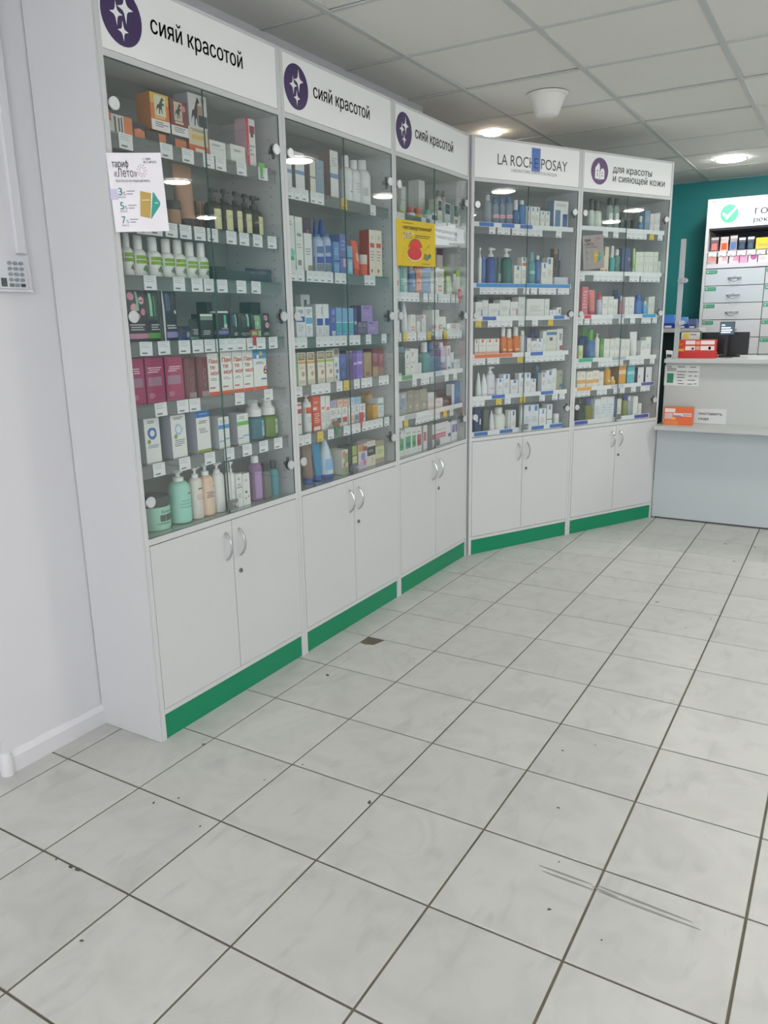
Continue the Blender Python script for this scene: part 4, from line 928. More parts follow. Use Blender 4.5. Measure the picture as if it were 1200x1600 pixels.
(1,3,'box',0.725,0.059,1.119,0.046,0.046,0.123,'96505a','dusky red carton',85,0,0,''),
(1,4,'box',0.075,0.051,0.924,0.03,0.03,0.128,'e8e8e6','white carton with red patches',86,0,0,''),
(1,4,'pump',0.151,0.056,0.924,0.039,0.039,0.153,('eceeec','f0f2f0'),'white pump bottle with orange band',87,0.83,0,''),
(1,4,'box',0.197,0.062,0.924,0.051,0.051,0.145,'d8502c','orange red carton with white writing',88,0,0,''),
(1,4,'box',0.242,0.051,0.924,0.03,0.03,0.141,'e8e9e8','slim white carton with red figure',89,0,0,''),
(1,4,'box',0.278,0.053,0.924,0.033,0.033,0.138,'e8e9e8','slim white carton with red emblem',90,0,0,''),
(1,4,'box',0.315,0.055,0.924,0.038,0.038,0.082,'e9ebe8','small white carton with pink patch',91,0,0,''),
(1,4,'box',0.358,0.057,0.924,0.042,0.042,0.08,'e9ebe8','small white carton with purple patch',92,0,0,''),
(1,4,'box',0.405,0.057,0.924,0.042,0.042,0.079,'e9ebe8','small white carton with red patch',93,0,0,''),
(1,4,'box',0.458,0.056,0.924,0.04,0.04,0.078,'e9ebe8','small white carton with peach patch',94,0,0,''),
(1,4,'box',0.503,0.057,0.924,0.041,0.041,0.079,'e9ebe8','small white carton with pale blue patch',95,0,0,''),
(1,4,'box',0.551,0.059,0.924,0.046,0.046,0.078,'e9ebe8','small white carton with sky blue patch',96,0,0,''),
(1,4,'box',0.322,0.058,1.0062,0.044,0.044,0.033,'b4a4cc','lilac cube box on white cartons',97,0,0,''),
(1,4,'box',0.372,0.058,1.0046,0.043,0.043,0.033,'e4c0a4','peach cube box on white cartons',98,0,0,''),
(1,4,'box',0.418,0.056,1.0038,0.041,0.041,0.032,'e4bca4','peach cube box on white cartons',98,0,0,''),
(1,4,'box',0.465,0.059,1.0034,0.046,0.046,0.034,'b8d0e4','pale blue cube box on white cartons',99,0,0,''),
(1,4,'box',0.515,0.059,1.0034,0.047,0.047,0.033,'9cc4e4','sky blue cube box on white cartons',100,0,0,''),
(1,4,'box',0.733,0.14,0.924,0.029,0.03,0.099,'e8b83c','yellow carton with blue band and peach top',101,0,0,''),
(1,4,'box',0.764,0.141,0.924,0.032,0.032,0.109,'e8b83c','yellow carton with blue band',102,0,0,''),
(1,4,'box',0.662,0.055,0.924,0.038,0.038,0.062,'e0ac30','small yellow carton in front row',103,0,0,''),
(1,4,'box',0.713,0.061,0.924,0.05,0.05,0.091,'dfe4e4','pale carton with teal band',104,0,0,''),
(1,5,'tube',0.157,0.068,0.7045,0.065,0.065,0.164,('8f7460','4a68b4'),'brown tube with blue cap',11,0,0,''),
(1,5,'tube',0.222,0.067,0.7045,0.061,0.061,0.159,('2f8cb8','2a5cae'),'teal blue tube with blue cap',11,0,0,''),
(1,5,'cone',0.293,0.073,0.7045,0.074,0.074,0.171,('cfe0ec','2450a0'),'pale blue pointed tube with dark blue base',105,0,0,''),
(1,5,'box',0.395,0.073,0.7045,0.049,0.075,0.11,'e4e0d4','cream carton with red and green flowers',106,0,0,'dcd9ce'),
(1,5,'box',0.464,0.066,0.7045,0.073,0.06,0.118,'4a4a3c','dark floral carton with lime label',107,0,0,''),
(1,5,'box',0.543,0.066,0.7045,0.075,0.06,0.113,'d8ccd4','lilac and orange floral carton',108,0,0,''),
(1,5,'box',0.619,0.066,0.7045,0.072,0.06,0.119,'dcd6c8','cream floral carton with black label',109,0,0,''),
(1,5,'box',0.696,0.066,0.7045,0.078,0.06,0.111,'a89c84','tan carton with pale lime label',110,0,0,''),
(2,0,'box',0.307,0.149,1.852,0.047,0.047,0.153,'d4d8d6','tall white carton with grey cap line',111,0,0,''),
(2,0,'box',0.498,0.155,1.852,0.064,0.06,0.206,'e2e5e0','tallest plain white carton',112,0,0,''),
(2,0,'bottle',0.148,0.055,1.852,0.038,0.038,0.047,('d8c44c','b4d8b0'),'small yellow bottle with pale green cap',11,0.39,0,''),
(2,0,'bottle',0.256,0.063,1.852,0.053,0.053,0.047,('e4e8e8','d85a50'),'small white bottle with red cap',11,0.45,0,''),
(2,0,'bottle',0.335,0.065,1.852,0.058,0.058,0.05,('dccc60','d85a50'),'small yellow bottle with red cap',11,0.45,0,''),
(2,0,'bottle',0.432,0.061,1.852,0.05,0.05,0.051,('e2e6e6','7cc49c'),'small white bottle with green cap',11,0.6,0,''),
(2,0,'jar',0.48,0.055,1.852,0.038,0.038,0.043,('4a7a80','e8eaea'),'small teal jar with white lid',11,0.68,0,''),
(2,0,'bottle',0.721,0.147,1.852,0.043,0.043,0.187,('c8c8cc','5c5868'),'bottle with purple grey cap',11,0.86,0,''),
(2,0,'bottle',0.749,0.13,1.852,0.01,0.01,0.187,('c8c8cc','5c5868'),'bottle with purple grey cap',11,0.84,0,''),
(2,0,'bottle',0.768,0.137,1.852,0.025,0.025,0.19,('c8c8cc','5c5868'),'bottle with purple grey cap',11,0.84,0,''),
(2,0,'box',0.526,0.061,1.852,0.051,0.051,0.11,'dcdccc','cream carton with black label',113,0,0,''),
(2,0,'box',0.615,0.066,1.852,0.065,0.06,0.103,'d4dcdc','pale carton with slate label',114,0,0,''),
(2,0,'box',0.718,0.062,1.852,0.052,0.052,0.104,'d0d8d4','pale carton with dark teal label',115,0,0,''),
(2,0,'jar',0.765,0.051,1.852,0.03,0.03,0.057,('cfe0cc','dfe4dc'),'tiny pale green jar',11,0.84,0,''),
(2,1,'box',0.087,0.053,1.498,0.033,0.033,0.157,'e0e4e2','white carton with red letter at the frame',116,0,0,''),
(2,1,'box',0.141,0.066,1.498,0.069,0.06,0.16,'5aa49c','teal and aqua carton',117,0,0,''),
(2,1,'bottle',0.249,0.055,1.498,0.039,0.039,0.152,('5a88bc','e8ecec'),'blue bottle with white cap',118,0.73,0,''),
(2,1,'box',0.298,0.064,1.498,0.056,0.056,0.162,'dc8a70','coral carton',119,0,0,''),
(2,1,'box',0.374,0.066,1.498,0.091,0.06,0.163,'7c9cc0','blue grey carton with pale band',120,0,0,''),
(2,1,'box',0.444,0.057,1.498,0.042,0.042,0.111,'e2e6e2','short plain white carton',121,0,0,''),
(2,1,'box',0.527,0.066,1.498,0.09,0.06,0.127,'e6e8e2','white carton with red square',122,0,0,''),
(2,1,'box',0.701,0.155,1.498,0.07,0.06,0.245,'e0d4dc','purple white and pink part of the banner reflection',123,0,0,''),  # box built for a piece of the reflected banner
(2,1,'tube',0.686,0.064,1.498,0.055,0.055,0.101,('b4d098','e6eae2'),'pale green tube',124,0,0,''),
(2,1,'box',0.759,0.146,1.498,0.043,0.043,0.164,'9ccc30','lime green box',11,0,0,''),
(2,1,'jar',0.764,0.052,1.498,0.032,0.032,0.129,('dfe6d8','94c832'),'clear jar with lime green lid',125,0.75,0,''),
(2,1,'bottle',0.731,0.052,1.498,0.032,0.032,0.111,('d4dad6','e8ebe8'),'white bottle beside the red wobbler',11,0.74,0,''),
(2,2,'box',0.084,0.051,1.311,0.025,0.03,0.107,'dfe4e6','narrow white carton with blue curve',126,0,0,''),
(2,2,'cone',0.172,0.055,1.311,0.037,0.037,0.143,('e4e8ea','e8ecec'),'white needle-nosed tube',11,0,0,''),
(2,2,'cone',0.199,0.043,1.311,0.013,0.013,0.081,('e4e8e4','e8ecec'),'short white pointed tube',11,0,0,''),
(2,2,'box',0.232,0.062,1.311,0.051,0.051,0.084,'e6e8e4','white carton with red square',127,0,0,''),
(2,2,'box',0.288,0.053,1.311,0.034,0.034,0.051,'dfe3e4','thin pale carton',11,0,0,''),
(2,2,'box',0.345,0.056,1.311,0.041,0.041,0.082,'e4e7e6','slim white carton with red corner',128,0,0,''),
(2,2,'bottle',0.608,0.149,1.311,0.047,0.047,0.13,('dfe4e6','5cba88'),'pale bottle with green cap',11,0.64,0,''),
(2,2,'box',0.481,0.066,1.311,0.073,0.06,0.108,'e6e8e4','tall white carton with red square',129,0,0,''),
(2,2,'box',0.557,0.066,1.311,0.077,0.06,0.073,'e6e8e4','white carton with red and green squares',130,0,0,''),
(2,2,'box',0.696,0.066,1.311,0.169,0.06,0.038,'e4e7e4','wide low white carton with red square',131,0,0,''),
(2,3,'box',0.109,0.066,1.103,0.07,0.06,0.14,'2c4a4c','dark green patterned box',132,0,0,''),
(2,3,'box',0.172,0.06,1.103,0.048,0.048,0.119,'e9ebe8','white carton with letter V',133,0,0,''),
(2,3,'box',0.227,0.064,1.103,0.056,0.056,0.127,'e9ebe8','white carton with letter V',134,0,0,''),
(2,3,'box',0.269,0.051,1.103,0.026,0.03,0.124,'dfe3e4','narrow white carton beside V cartons',11,0,0,''),
(2,3,'box',0.3,0.052,1.103,0.033,0.033,0.054,'e0e4e4','short white carton beside teal bottle',11,0,0,''),
(2,3,'bottle',0.403,0.068,1.103,0.064,0.064,0.154,('4f9c98','eaecec'),'teal bottle with white pointed cap',11,0.67,0,''),
(2,3,'bottle',0.473,0.071,1.103,0.069,0.069,0.155,('4c84ac','5a90b8'),'steel blue bottle with matching cap',11,0.75,0,''),
(2,3,'bottle',0.531,0.057,1.103,0.042,0.042,0.154,('446c94','3a5f86'),'narrow slate blue bottle',11,0.82,0,''),
(2,3,'bottle',0.583,0.064,1.103,0.056,0.056,0.147,('d0d0e0','e4e4ec'),'lilac white bottle with dark base',135,0.84,0,''),
(2,3,'box',0.633,0.056,1.103,0.04,0.04,0.128,'e4e6ea','tall white carton with dark foot mark',136,0,0,''),
(2,3,'box',0.676,0.055,1.103,0.038,0.038,0.09,'dfe3e6','slim white carton with blue corner',137,0,0,''),
(2,3,'box',0.714,0.053,1.103,0.035,0.035,0.049,'e4e6e4','short white carton with grey lines',138,0,0,''),
(2,3,'box',0.757,0.059,1.103,0.047,0.047,0.051,'e4e6e4','short white carton with grey lines',138,0,0,''),
(2,4,'box',0.119,0.066,0.909,0.081,0.06,0.112,'a4a8ac','grey carton with blue oval',139,0,0,''),
(2,4,'box',0.197,0.066,0.909,0.072,0.06,0.06,'9f9686','taupe box with pale drop print',140,0,0,''),
(2,4,'box',0.267,0.066,0.909,0.065,0.06,0.057,'a49b8c','taupe box with pale drop print',140,0,0,''),
(2,4,'box',0.344,0.066,0.909,0.087,0.06,0.056,'9f9686','taupe box with pale drop print',140,0,0,''),
(2,4,'box',0.201,0.066,0.9697,0.069,0.06,0.057,'9c9282','taupe box stacked on another',141,0,0,''),
(2,4,'box',0.268,0.066,0.9668,0.062,0.06,0.054,'988e7e','taupe box stacked on another',141,0,0,''),
(2,4,'box',0.336,0.066,0.9652,0.072,0.06,0.056,'a49c8a','taupe box stacked on another',141,0,0,''),
(2,4,'box',0.424,0.066,0.909,0.066,0.06,0.088,'dfe4e2','white carton beside teal edged carton',121,0,0,''),
(2,4,'box',0.517,0.056,0.909,0.086,0.04,0.049,'e6e8e8','low white carton under crimson boxes',121,0,0,''),
(2,4,'box',0.616,0.056,0.909,0.109,0.04,0.048,'3c3438','black carton',142,0,0,''),
(2,4,'box',0.648,0.14,0.909,0.027,0.03,0.067,'5ab4b4','narrow teal carton behind',11,0,0,''),
(2,4,'box',0.698,0.155,0.909,0.067,0.06,0.07,'b04050','crimson carton behind white one',11,0,0,''),
(2,4,'box',0.756,0.149,0.909,0.047,0.047,0.069,'b04050','crimson carton behind black one',11,0,0,''),
(2,4,'box',0.689,0.053,0.909,0.033,0.033,0.11,'dfe3e6','tall narrow white carton',11,0,0,''),
(2,4,'box',0.743,0.066,0.909,0.071,0.06,0.12,'4f78b8','tall blue carton',143,0,0,''),
(2,5,'box',0.101,0.062,0.704,0.052,0.052,0.135,'e4e7e2','white carton with light green panel',144,0,0,''),
(2,5,'box',0.169,0.066,0.704,0.069,0.06,0.138,'e4e7e2','white carton with teal green panel',145,0,0,''),
(2,5,'box',0.231,0.061,0.704,0.05,0.05,0.134,'e4e7e2','white carton with leaf green panel',146,0,0,''),
(2,5,'box',0.286,0.063,0.704,0.054,0.054,0.131,'e4e7e2','white carton with red panel',147,0,0,''),
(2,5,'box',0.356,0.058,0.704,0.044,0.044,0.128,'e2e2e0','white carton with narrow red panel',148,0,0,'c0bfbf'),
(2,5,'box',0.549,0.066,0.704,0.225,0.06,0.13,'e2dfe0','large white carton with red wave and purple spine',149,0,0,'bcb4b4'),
(2,5,'box',0.693,0.058,0.704,0.045,0.045,0.111,'e0e2e6','white carton with purple panel',150,0,0,''),
(2,5,'box',0.73,0.051,0.704,0.028,0.03,0.109,'e0e2e6','white carton with purple panel',150,0,0,''),
(3,0,'bottle',0.156,0.06,1.881,0.048,0.048,0.151,('b4c0c8','c8d4d8'),'tall clear water bottle with pale cap',11,0.79,1,''),
(3,0,'bottle',0.208,0.058,1.881,0.045,0.045,0.14,('a0b0c4','4a78b0'),'clear bottle with pink label and blue cap',151,0.81,1,''),
(3,0,'bottle',0.254,0.056,1.881,0.04,0.04,0.138,('a0b0c4','4a78b0'),'clear bottle with pink label and blue cap',151,0.81,1,''),
(3,0,'bottle',0.307,0.062,1.881,0.052,0.052,0.152,('a0b0c4','4a78b0'),'clear bottle with pink label and blue cap',151,0.8,1,''),
(3,0,'bottle',0.357,0.057,1.881,0.042,0.042,0.135,('3c70a8','e0e6ea'),'dark blue bottle with wide white cap',152,0.61,0,''),
(3,0,'bottle',0.402,0.057,1.881,0.041,0.041,0.136,('3a80bc','e0e6ea'),'blue bottle with small white cap',11,0.84,0,''),
(3,0,'box',0.435,0.051,1.881,0.023,0.03,0.106,'e4e6e0','tall narrow white carton with blue mark',153,0,0,''),
(3,0,'box',0.468,0.051,1.881,0.03,0.03,0.105,'e4e6e0','tall narrow white carton with blue mark',153,0,0,''),
(3,0,'box',0.503,0.054,1.881,0.035,0.035,0.105,'e4e6e0','tall narrow white carton with blue mark',153,0,0,''),
(3,0,'box',0.544,0.053,1.881,0.034,0.034,0.087,'e2e5de','short narrow white carton with blue mark',153,0,0,''),
(3,0,'box',0.583,0.053,1.881,0.034,0.034,0.087,'e2e5de','short narrow white carton with blue mark',153,0,0,''),
(3,0,'box',0.687,0.066,1.881,0.114,0.06,0.147,'e2e5e6','wide white carton with blue bottle pictures',154,0,0,'7c9cb8'),
(3,1,'pump',0.097,0.046,1.56,0.02,0.02,0.193,('dfe4e0','e8ebe8'),'white pump bottle at the frame',11,0.74,0,''),
(3,1,'pouch',0.122,0.047,1.56,0.027,0.022,0.147,'345a9c','blue refill pouch',155,0,0,''),
(3,1,'pump',0.19,0.066,1.56,0.06,0.06,0.197,('24509c','e8ebe8'),'dark blue pump bottle with white pump',156,0.75,0,''),
(3,1,'pouch',0.234,0.047,1.56,0.027,0.022,0.147,'2c5a54','dark green refill pouch',157,0,0,''),
(3,1,'pump',0.306,0.069,1.56,0.066,0.066,0.197,('1c6a64','e8ebe8'),'dark green pump bottle with white pump',158,0.76,0,''),
(3,1,'box',0.365,0.062,1.56,0.051,0.051,0.103,'e4e6dc','short white carton with blue mark',153,0,0,''),
(3,1,'box',0.415,0.056,1.56,0.041,0.041,0.15,'e6e8e0','white carton with orange stripe',159,0,0,''),
(3,1,'bottle',0.488,0.059,1.56,0.046,0.046,0.18,('5a9ca4','7cb8bc'),'aqua bottle with pale band',160,0.74,0,''),
(3,1,'bottle',0.53,0.053,1.56,0.035,0.035,0.163,('3c6cac','e6eaec'),'cobalt blue bottle with white cap',161,0.86,0,''),
(3,1,'box',0.57,0.058,1.56,0.044,0.044,0.123,'e4e4d8','cream white carton with blue mark',153,0,0,''),
(3,1,'box',0.615,0.059,1.56,0.045,0.045,0.153,'e0e2d8','tall cream white carton with blue mark',162,0,0,''),
(3,1,'box',0.743,0.141,1.56,0.032,0.032,0.214,'7c6a5c','brown carton with tan top',163,0,0,''),
(3,1,'box',0.77,0.14,1.56,0.019,0.03,0.212,'3c5478','navy carton with pale blue corner',164,0,0,''),
(3,1,'box',0.707,0.066,1.56,0.109,0.06,0.044,'c8ccd0','low pale grey tray box',165,0,0,''),
(3,2,'box',0.086,0.06,1.38,0.048,0.048,0.082,'e2e4e2','white carton with blue bar by the frame',166,0,0,''),
(3,2,'box',0.132,0.056,1.38,0.04,0.04,0.092,'dfe1e0','white carton beside blue bar carton',167,0,0,''),
(3,2,'box',0.196,0.066,1.38,0.079,0.06,0.074,'e4e6e4','wide white carton with grey print',168,0,0,''),
(3,2,'box',0.276,0.066,1.38,0.077,0.06,0.092,'e2e5e2','wide white carton with pale blue bar',169,0,0,''),
(3,2,'box',0.346,0.065,1.38,0.057,0.057,0.083,'e4e6e4','white carton with dark red bar',170,0,0,''),
(3,2,'box',0.406,0.065,1.38,0.058,0.058,0.109,'dde1de','tall white carton next to red bar',167,0,0,''),
(3,2,'box',0.51,0.066,1.38,0.136,0.06,0.099,'e0e3e0','widest white carton with small red marks',171,0,0,''),
(3,2,'box',0.6,0.054,1.38,0.037,0.037,0.099,'dde0dc','narrow grey white carton',167,0,0,''),
(3,2,'box',0.651,0.063,1.38,0.054,0.054,0.035,'e6e8ea','low white carton with blue corner',172,0,0,''),
(3,2,'box',0.698,0.054,1.38,0.036,0.036,0.049,'e6e8ea','small white carton with grey figure',173,0,0,''),
(3,2,'box',0.166,0.149,1.38,0.047,0.047,0.114,'6c746c','dark grey box behind white cartons',11,0,0,''),
(3,2,'box',0.289,0.149,1.38,0.047,0.047,0.109,'6c6468','brown grey box behind white cartons',11,0,0,''),
(3,2,'box',0.422,0.153,1.38,0.056,0.056,0.114,'6c7870','green grey box behind white cartons',11,0,0,''),
(3,3,'box',0.073,0.051,1.172,0.025,0.03,0.085,'e8e6e2','white carton with orange mark',174,0,0,''),
(3,3,'box',0.116,0.062,1.172,0.052,0.052,0.087,'e8e6e2','white carton with orange mark',174,0,0,''),
(3,3,'box',0.169,0.06,1.172,0.049,0.049,0.086,'e8e6e2','white carton with orange mark',174,0,0,''),
(3,3,'box',0.217,0.058,1.172,0.044,0.044,0.086,'e8e6e2','white carton with orange mark',174,0,0,''),
(3,3,'bottle',0.283,0.056,1.172,0.04,0.04,0.153,('e07a24','eceeec'),'orange spray bottle with white cap',175,0.64,0,''),
(3,3,'bottle',0.329,0.061,1.172,0.049,0.049,0.14,('e07a24','eceeec'),'orange spray bottle with white cap',175,0.63,0,''),
(3,3,'bottle',0.382,0.061,1.172,0.05,0.05,0.15,('e07a24','eceeec'),'orange spray bottle with white cap',175,0.66,0,''),
(3,3,'bottle',0.429,0.055,1.172,0.039,0.039,0.126,('dfe4e4','eceeec'),'white bottle beside orange sprays',11,0.81,0,''),
(3,3,'box',0.465,0.051,1.172,0.031,0.031,0.083,'e4e6e4','plain white carton beside blue edge',167,0,0,'5a78b0'),
(3,3,'box',0.504,0.056,1.172,0.041,0.041,0.065,'e4e6e2','white carton with green mark',176,0,0,''),
(3,3,'box',0.551,0.06,1.172,0.047,0.047,0.078,'e6e8ea','white carton with blue mark',153,0,0,''),
(3,3,'bottle',0.598,0.153,1.172,0.056,0.056,0.141,('4468a8','2c3c64'),'dark blue bottle behind white cartons',11,0.75,0,''),
(3,3,'box',0.59,0.051,1.172,0.028,0.03,0.12,'dfe3e4','tall narrow white carton beside cream pack',167,0,0,''),
(3,3,'box',0.646,0.066,1.172,0.081,0.06,0.127,'dcdccc','cream carton with blue band',177,0,0,''),
(3,3,'box',0.714,0.06,1.172,0.047,0.047,0.132,'dfdfe0','white carton with red base',178,0,0,''),
(3,4,'cone',0.101,0.053,0.936,0.034,0.034,0.133,('e6eaea','eceeee'),'white pointed cream tube',11,0,0,''),
(3,4,'cone',0.144,0.057,0.936,0.042,0.042,0.125,('e6eaea','eceeee'),'white pointed cream tube',11,0,0,''),
(3,4,'pump',0.196,0.065,0.936,0.059,0.059,0.162,('dfe0e6','eceeee'),'wide white pump bottle with blue mark',179,0.78,0,''),
(3,4,'box',0.249,0.058,0.936,0.044,0.044,0.094,'e6e8ec','white carton with blue mark and pink line',180,0,0,''),
(3,4,'box',0.299,0.061,0.936,0.049,0.049,0.116,'e4e7ea','tall white carton with blue mark',153,0,0,''),
(3,4,'box',0.36,0.065,0.936,0.057,0.057,0.08,'e6e9ec','low white carton with blue mark',153,0,0,''),
(3,4,'box',0.415,0.056,0.936,0.039,0.039,0.116,'e6e8ea','slim white carton with blue mark',181,0,0,''),
(3,4,'box',0.462,0.059,0.936,0.047,0.047,0.116,'e6e8ea','slim white carton with blue mark',153,0,0,''),
(3,4,'box',0.51,0.057,0.936,0.041,0.041,0.078,'e6e8ec','small white carton with blue mark',153,0,0,''),
(3,4,'bottle',0.643,0.152,0.936,0.054,0.054,0.149,('5a94ac','7cacc0'),'aqua blue spray bottle behind cartons',11,0.78,0,''),
(3,4,'box',0.593,0.053,0.936,0.035,0.035,0.11,'e4e6e8','white carton beside aqua bottle',182,0,0,''),
(3,4,'box',0.636,0.06,0.936,0.049,0.049,0.123,'e4e7ea','white carton with dark blue mark',183,0,0,''),
(3,4,'box',0.679,0.053,0.936,0.034,0.034,0.131,'dfe3e4','tall plain white carton at row end',167,0,0,''),
(3,4,'pouch',0.73,0.047,0.936,0.056,0.022,0.119,'a4a890','olive grey pouch with blue drops',184,0,0,''),
(3,5,'box',0.087,0.058,0.704,0.045,0.045,0.168,'24406c','navy carton with white round mark',185,0,0,''),
(3,5,'bottle',0.158,0.06,0.704,0.048,0.048,0.191,('5a6a60','4c5a52'),'tall dark green bottle',11,0.81,0,''),
(3,5,'cone',0.204,0.055,0.704,0.038,0.038,0.141,('e4e8e6','eceeee'),'white pointed tube beside green bottle',11,0,0,''),
(3,5,'bottle',0.275,0.08,0.704,0.087,0.087,0.152,('e2e5dc','e8ebe4'),'large white bottle with blue label',186,0.78,0,''),
(3,5,'box',0.325,0.051,0.704,0.011,0.03,0.135,'dfe3e0','thin white carton beside large bottle',11,0,0,''),
(3,5,'box',0.356,0.056,0.704,0.04,0.04,0.133,'e6e8e8','white carton with dark mark',187,0,0,''),
(3,5,'cone',0.43,0.049,0.704,0.027,0.027,0.152,('dfe2d8','e8ebe4'),'cream pointed tube',11,0,0,''),
(3,5,'box',0.469,0.061,0.704,0.049,0.049,0.155,'dfe3ea','wide white carton with blue mark',188,0,0,''),
(3,5,'box',0.526,0.066,0.704,0.063,0.06,0.154,'dfe3ea','wide white carton with blue mark',189,0,0,''),
(3,5,'box',0.593,0.063,0.704,0.055,0.055,0.126,'e6e9ea','white carton with light blue mark',190,0,0,''),
(3,5,'box',0.651,0.058,0.704,0.043,0.043,0.148,'e6e8e8','white carton with black cross line',191,0,0,''),
(3,5,'jar',0.723,0.057,0.704,0.042,0.042,0.083,('e2e5e2','eceeec'),'small white jar',11,0.7,0,''),
(4,0,'bottle',0.147,0.058,1.897,0.044,0.044,0.163,('cfdcd4','3c4448'),'pale green bottle with smoky overcap',11,0.62,0,''),
(4,0,'bottle',0.204,0.066,1.897,0.061,0.061,0.158,('cfdcd0','3c4448'),'wide pale green bottle with smoky overcap',11,0.63,0,''),
(4,0,'bottle',0.305,0.06,1.897,0.047,0.047,0.179,('b4c8c0','23282c'),'clear green bottle with black cap',192,0.76,1,''),
(4,0,'bottle',0.36,0.058,1.897,0.045,0.045,0.179,('b4c8c0','23282c'),'clear green bottle with black cap',192,0.77,1,''),
(4,0,'jar',0.412,0.058,1.897,0.044,0.044,0.099,('3c444a','2c3034'),'dark glass jar with black lid',11,0.73,0,''),
(4,0,'jar',0.462,0.056,1.897,0.04,0.04,0.058,('3a4246','2c3034'),'low dark jar',11,0.66,0,''),
(4,0,'jar',0.535,0.061,1.897,0.05,0.05,0.06,('3a4246','2c3034'),'low dark jar',11,0.7,0,''),
(4,0,'bottle',0.584,0.055,1.897,0.037,0.037,0.087,('6a90b0','e4e8e0'),'blue bottle with wide white cap',11,0.58,0,''),
(4,0,'box',0.625,0.058,1.897,0.044,0.044,0.122,'7c98b4','grey blue carton',193,0,0,''),
(4,0,'box',0.67,0.054,1.897,0.037,0.037,0.104,'e2d8d8','slim pinkish white carton',167,0,0,''),
(4,0,'box',0.707,0.051,1.897,0.031,0.031,0.108,'e2e6e6','slim white carton',167,0,0,''),
(4,0,'box',0.734,0.051,1.897,0.021,0.03,0.113,'e2e6e6','slim white carton',167,0,0,''),
(4,1,'box',0.243,0.052,1.64,0.033,0.033,0.094,'ddd8c4','short cream carton',194,0,0,''),
(4,1,'box',0.278,0.053,1.64,0.034,0.034,0.149,'e0d8c0','tall cream carton',195,0,0,''),
(4,1,'bottle',0.344,0.056,1.64,0.039,0.039,0.157,('3cb0ac','dfe4ea'),'turquoise bottle with large white cap',11,0.57,0,''),
(4,1,'bottle',0.389,0.058,1.64,0.044,0.044,0.138,('5c8a84','e4e8ea'),'grey green bottle with white cap',11,0.75,0,''),
(4,1,'box',0.426,0.051,1.64,0.027,0.03,0.146,'44587c','navy carton beside grey green bottle',196,0,0,''),
(4,1,'box',0.465,0.059,1.64,0.046,0.046,0.145,'4a5c88','slate blue carton',197,0,0,''),
(4,1,'tube',0.531,0.045,1.64,0.019,0.019,0.147,('b4d890','e4e8dc'),'white tube with lime green base',198,0,0,''),
(4,1,'box',0.556,0.051,1.64,0.029,0.03,0.127,'dfe4d8','pale green white carton in a row',199,0,0,''),
(4,1,'box',0.594,0.058,1.64,0.044,0.044,0.128,'dfe4d8','pale green white carton in a row',199,0,0,''),
(4,1,'box',0.64,0.057,1.64,0.043,0.043,0.13,'dfe4d8','pale green white carton in a row',199,0,0,''),
(4,1,'box',0.685,0.058,1.64,0.043,0.043,0.131,'dfe4d8','pale green white carton in a row',199,0,0,''),
(4,1,'box',0.73,0.057,1.64,0.042,0.042,0.132,'dfe4d8','pale green white carton in a row',199,0,0,''),
(4,1,'box',0.768,0.051,1.64,0.024,0.03,0.076,'dde2d6','shorter pale carton ending the row',167,0,0,''),
(4,2,'box',0.107,0.061,1.381,0.049,0.049,0.17,'d87884','pink red carton with white lines',200,0,0,''),
(4,2,'tube',0.194,0.066,1.381,0.059,0.059,0.153,('dc8078','d84a60'),'salmon tube with red tip',11,0,0,''),
(4,2,'bottle',0.245,0.052,1.381,0.032,0.032,0.135,('c4ccdc','c83a54'),'pale bottle with red cap',11,0.7,0,''),
(4,2,'box',0.285,0.06,1.381,0.047,0.047,0.113,'e6e8e4','white carton with grey print',167,0,0,''),
(4,2,'box',0.334,0.059,1.381,0.047,0.047,0.113,'e6e8e4','white carton with grey print',167,0,0,''),
(4,2,'box',0.379,0.055,1.381,0.038,0.038,0.097,'e6e8e4','lower white carton',167,0,0,''),
(4,2,'bottle',0.446,0.052,1.381,0.031,0.031,0.117,('c88c94','d4d8dc'),'dusky pink bottle',11,0.77,0,''),
(4,2,'box',0.48,0.053,1.381,0.035,0.035,0.11,'e4e6e4','white carton beside pink bottle',201,0,0,''),
(4,2,'box',0.525,0.061,1.381,0.05,0.05,0.111,'e4e6e4','white carton beside pink bottle',201,0,0,''),
(4,2,'bottle',0.616,0.066,1.381,0.06,0.06,0.123,('4a84cc','3a6cc0'),'bright blue bottle',11,0.73,0,''),
(4,2,'bottle',0.667,0.052,1.381,0.032,0.032,0.084,('7cb8dc','e0e6ea'),'light blue bottle with white cap',11,0.73,0,''),
(4,2,'box',0.698,0.051,1.381,0.027,0.03,0.11,'e2e4e0','cream white carton',167,0,0,''),
(4,2,'box',0.728,0.052,1.381,0.032,0.032,0.114,'dfe2d8','pale ivory carton',167,0,0,''),
(4,2,'bottle',0.505,0.158,1.381,0.065,0.065,0.159,('3c5c94','2c4c88'),'navy bottle behind white cartons',11,0.79,0,''),
(4,3,'box',0.09,0.051,1.118,0.032,0.03,0.081,'d8e4b8','small white and lime carton',202,0,0,''),
(4,3,'bottle',0.223,0.155,1.118,0.061,0.061,0.202,('3a6cac','62b84c'),'blue bottle with green tip',11,0.67,0,''),
(4,3,'bottle',0.197,0.065,1.118,0.057,0.057,0.175,('3a6cac','62b84c'),'wide blue bottle with green tip',203,0.64,0,''),
(4,3,'pump',0.243,0.052,1.118,0.032,0.032,0.149,('e4e8e4','eceeec'),'white pump bottle beside blue bottle',11,0.82,0,''),
(4,3,'box',0.275,0.051,1.118,0.029,0.03,0.12,'5c9a3c','leaf green carton',204,0,0,''),
(4,3,'box',0.318,0.061,1.118,0.049,0.049,0.115,'e6e8e2','white carton with pale lime line',167,0,0,''),
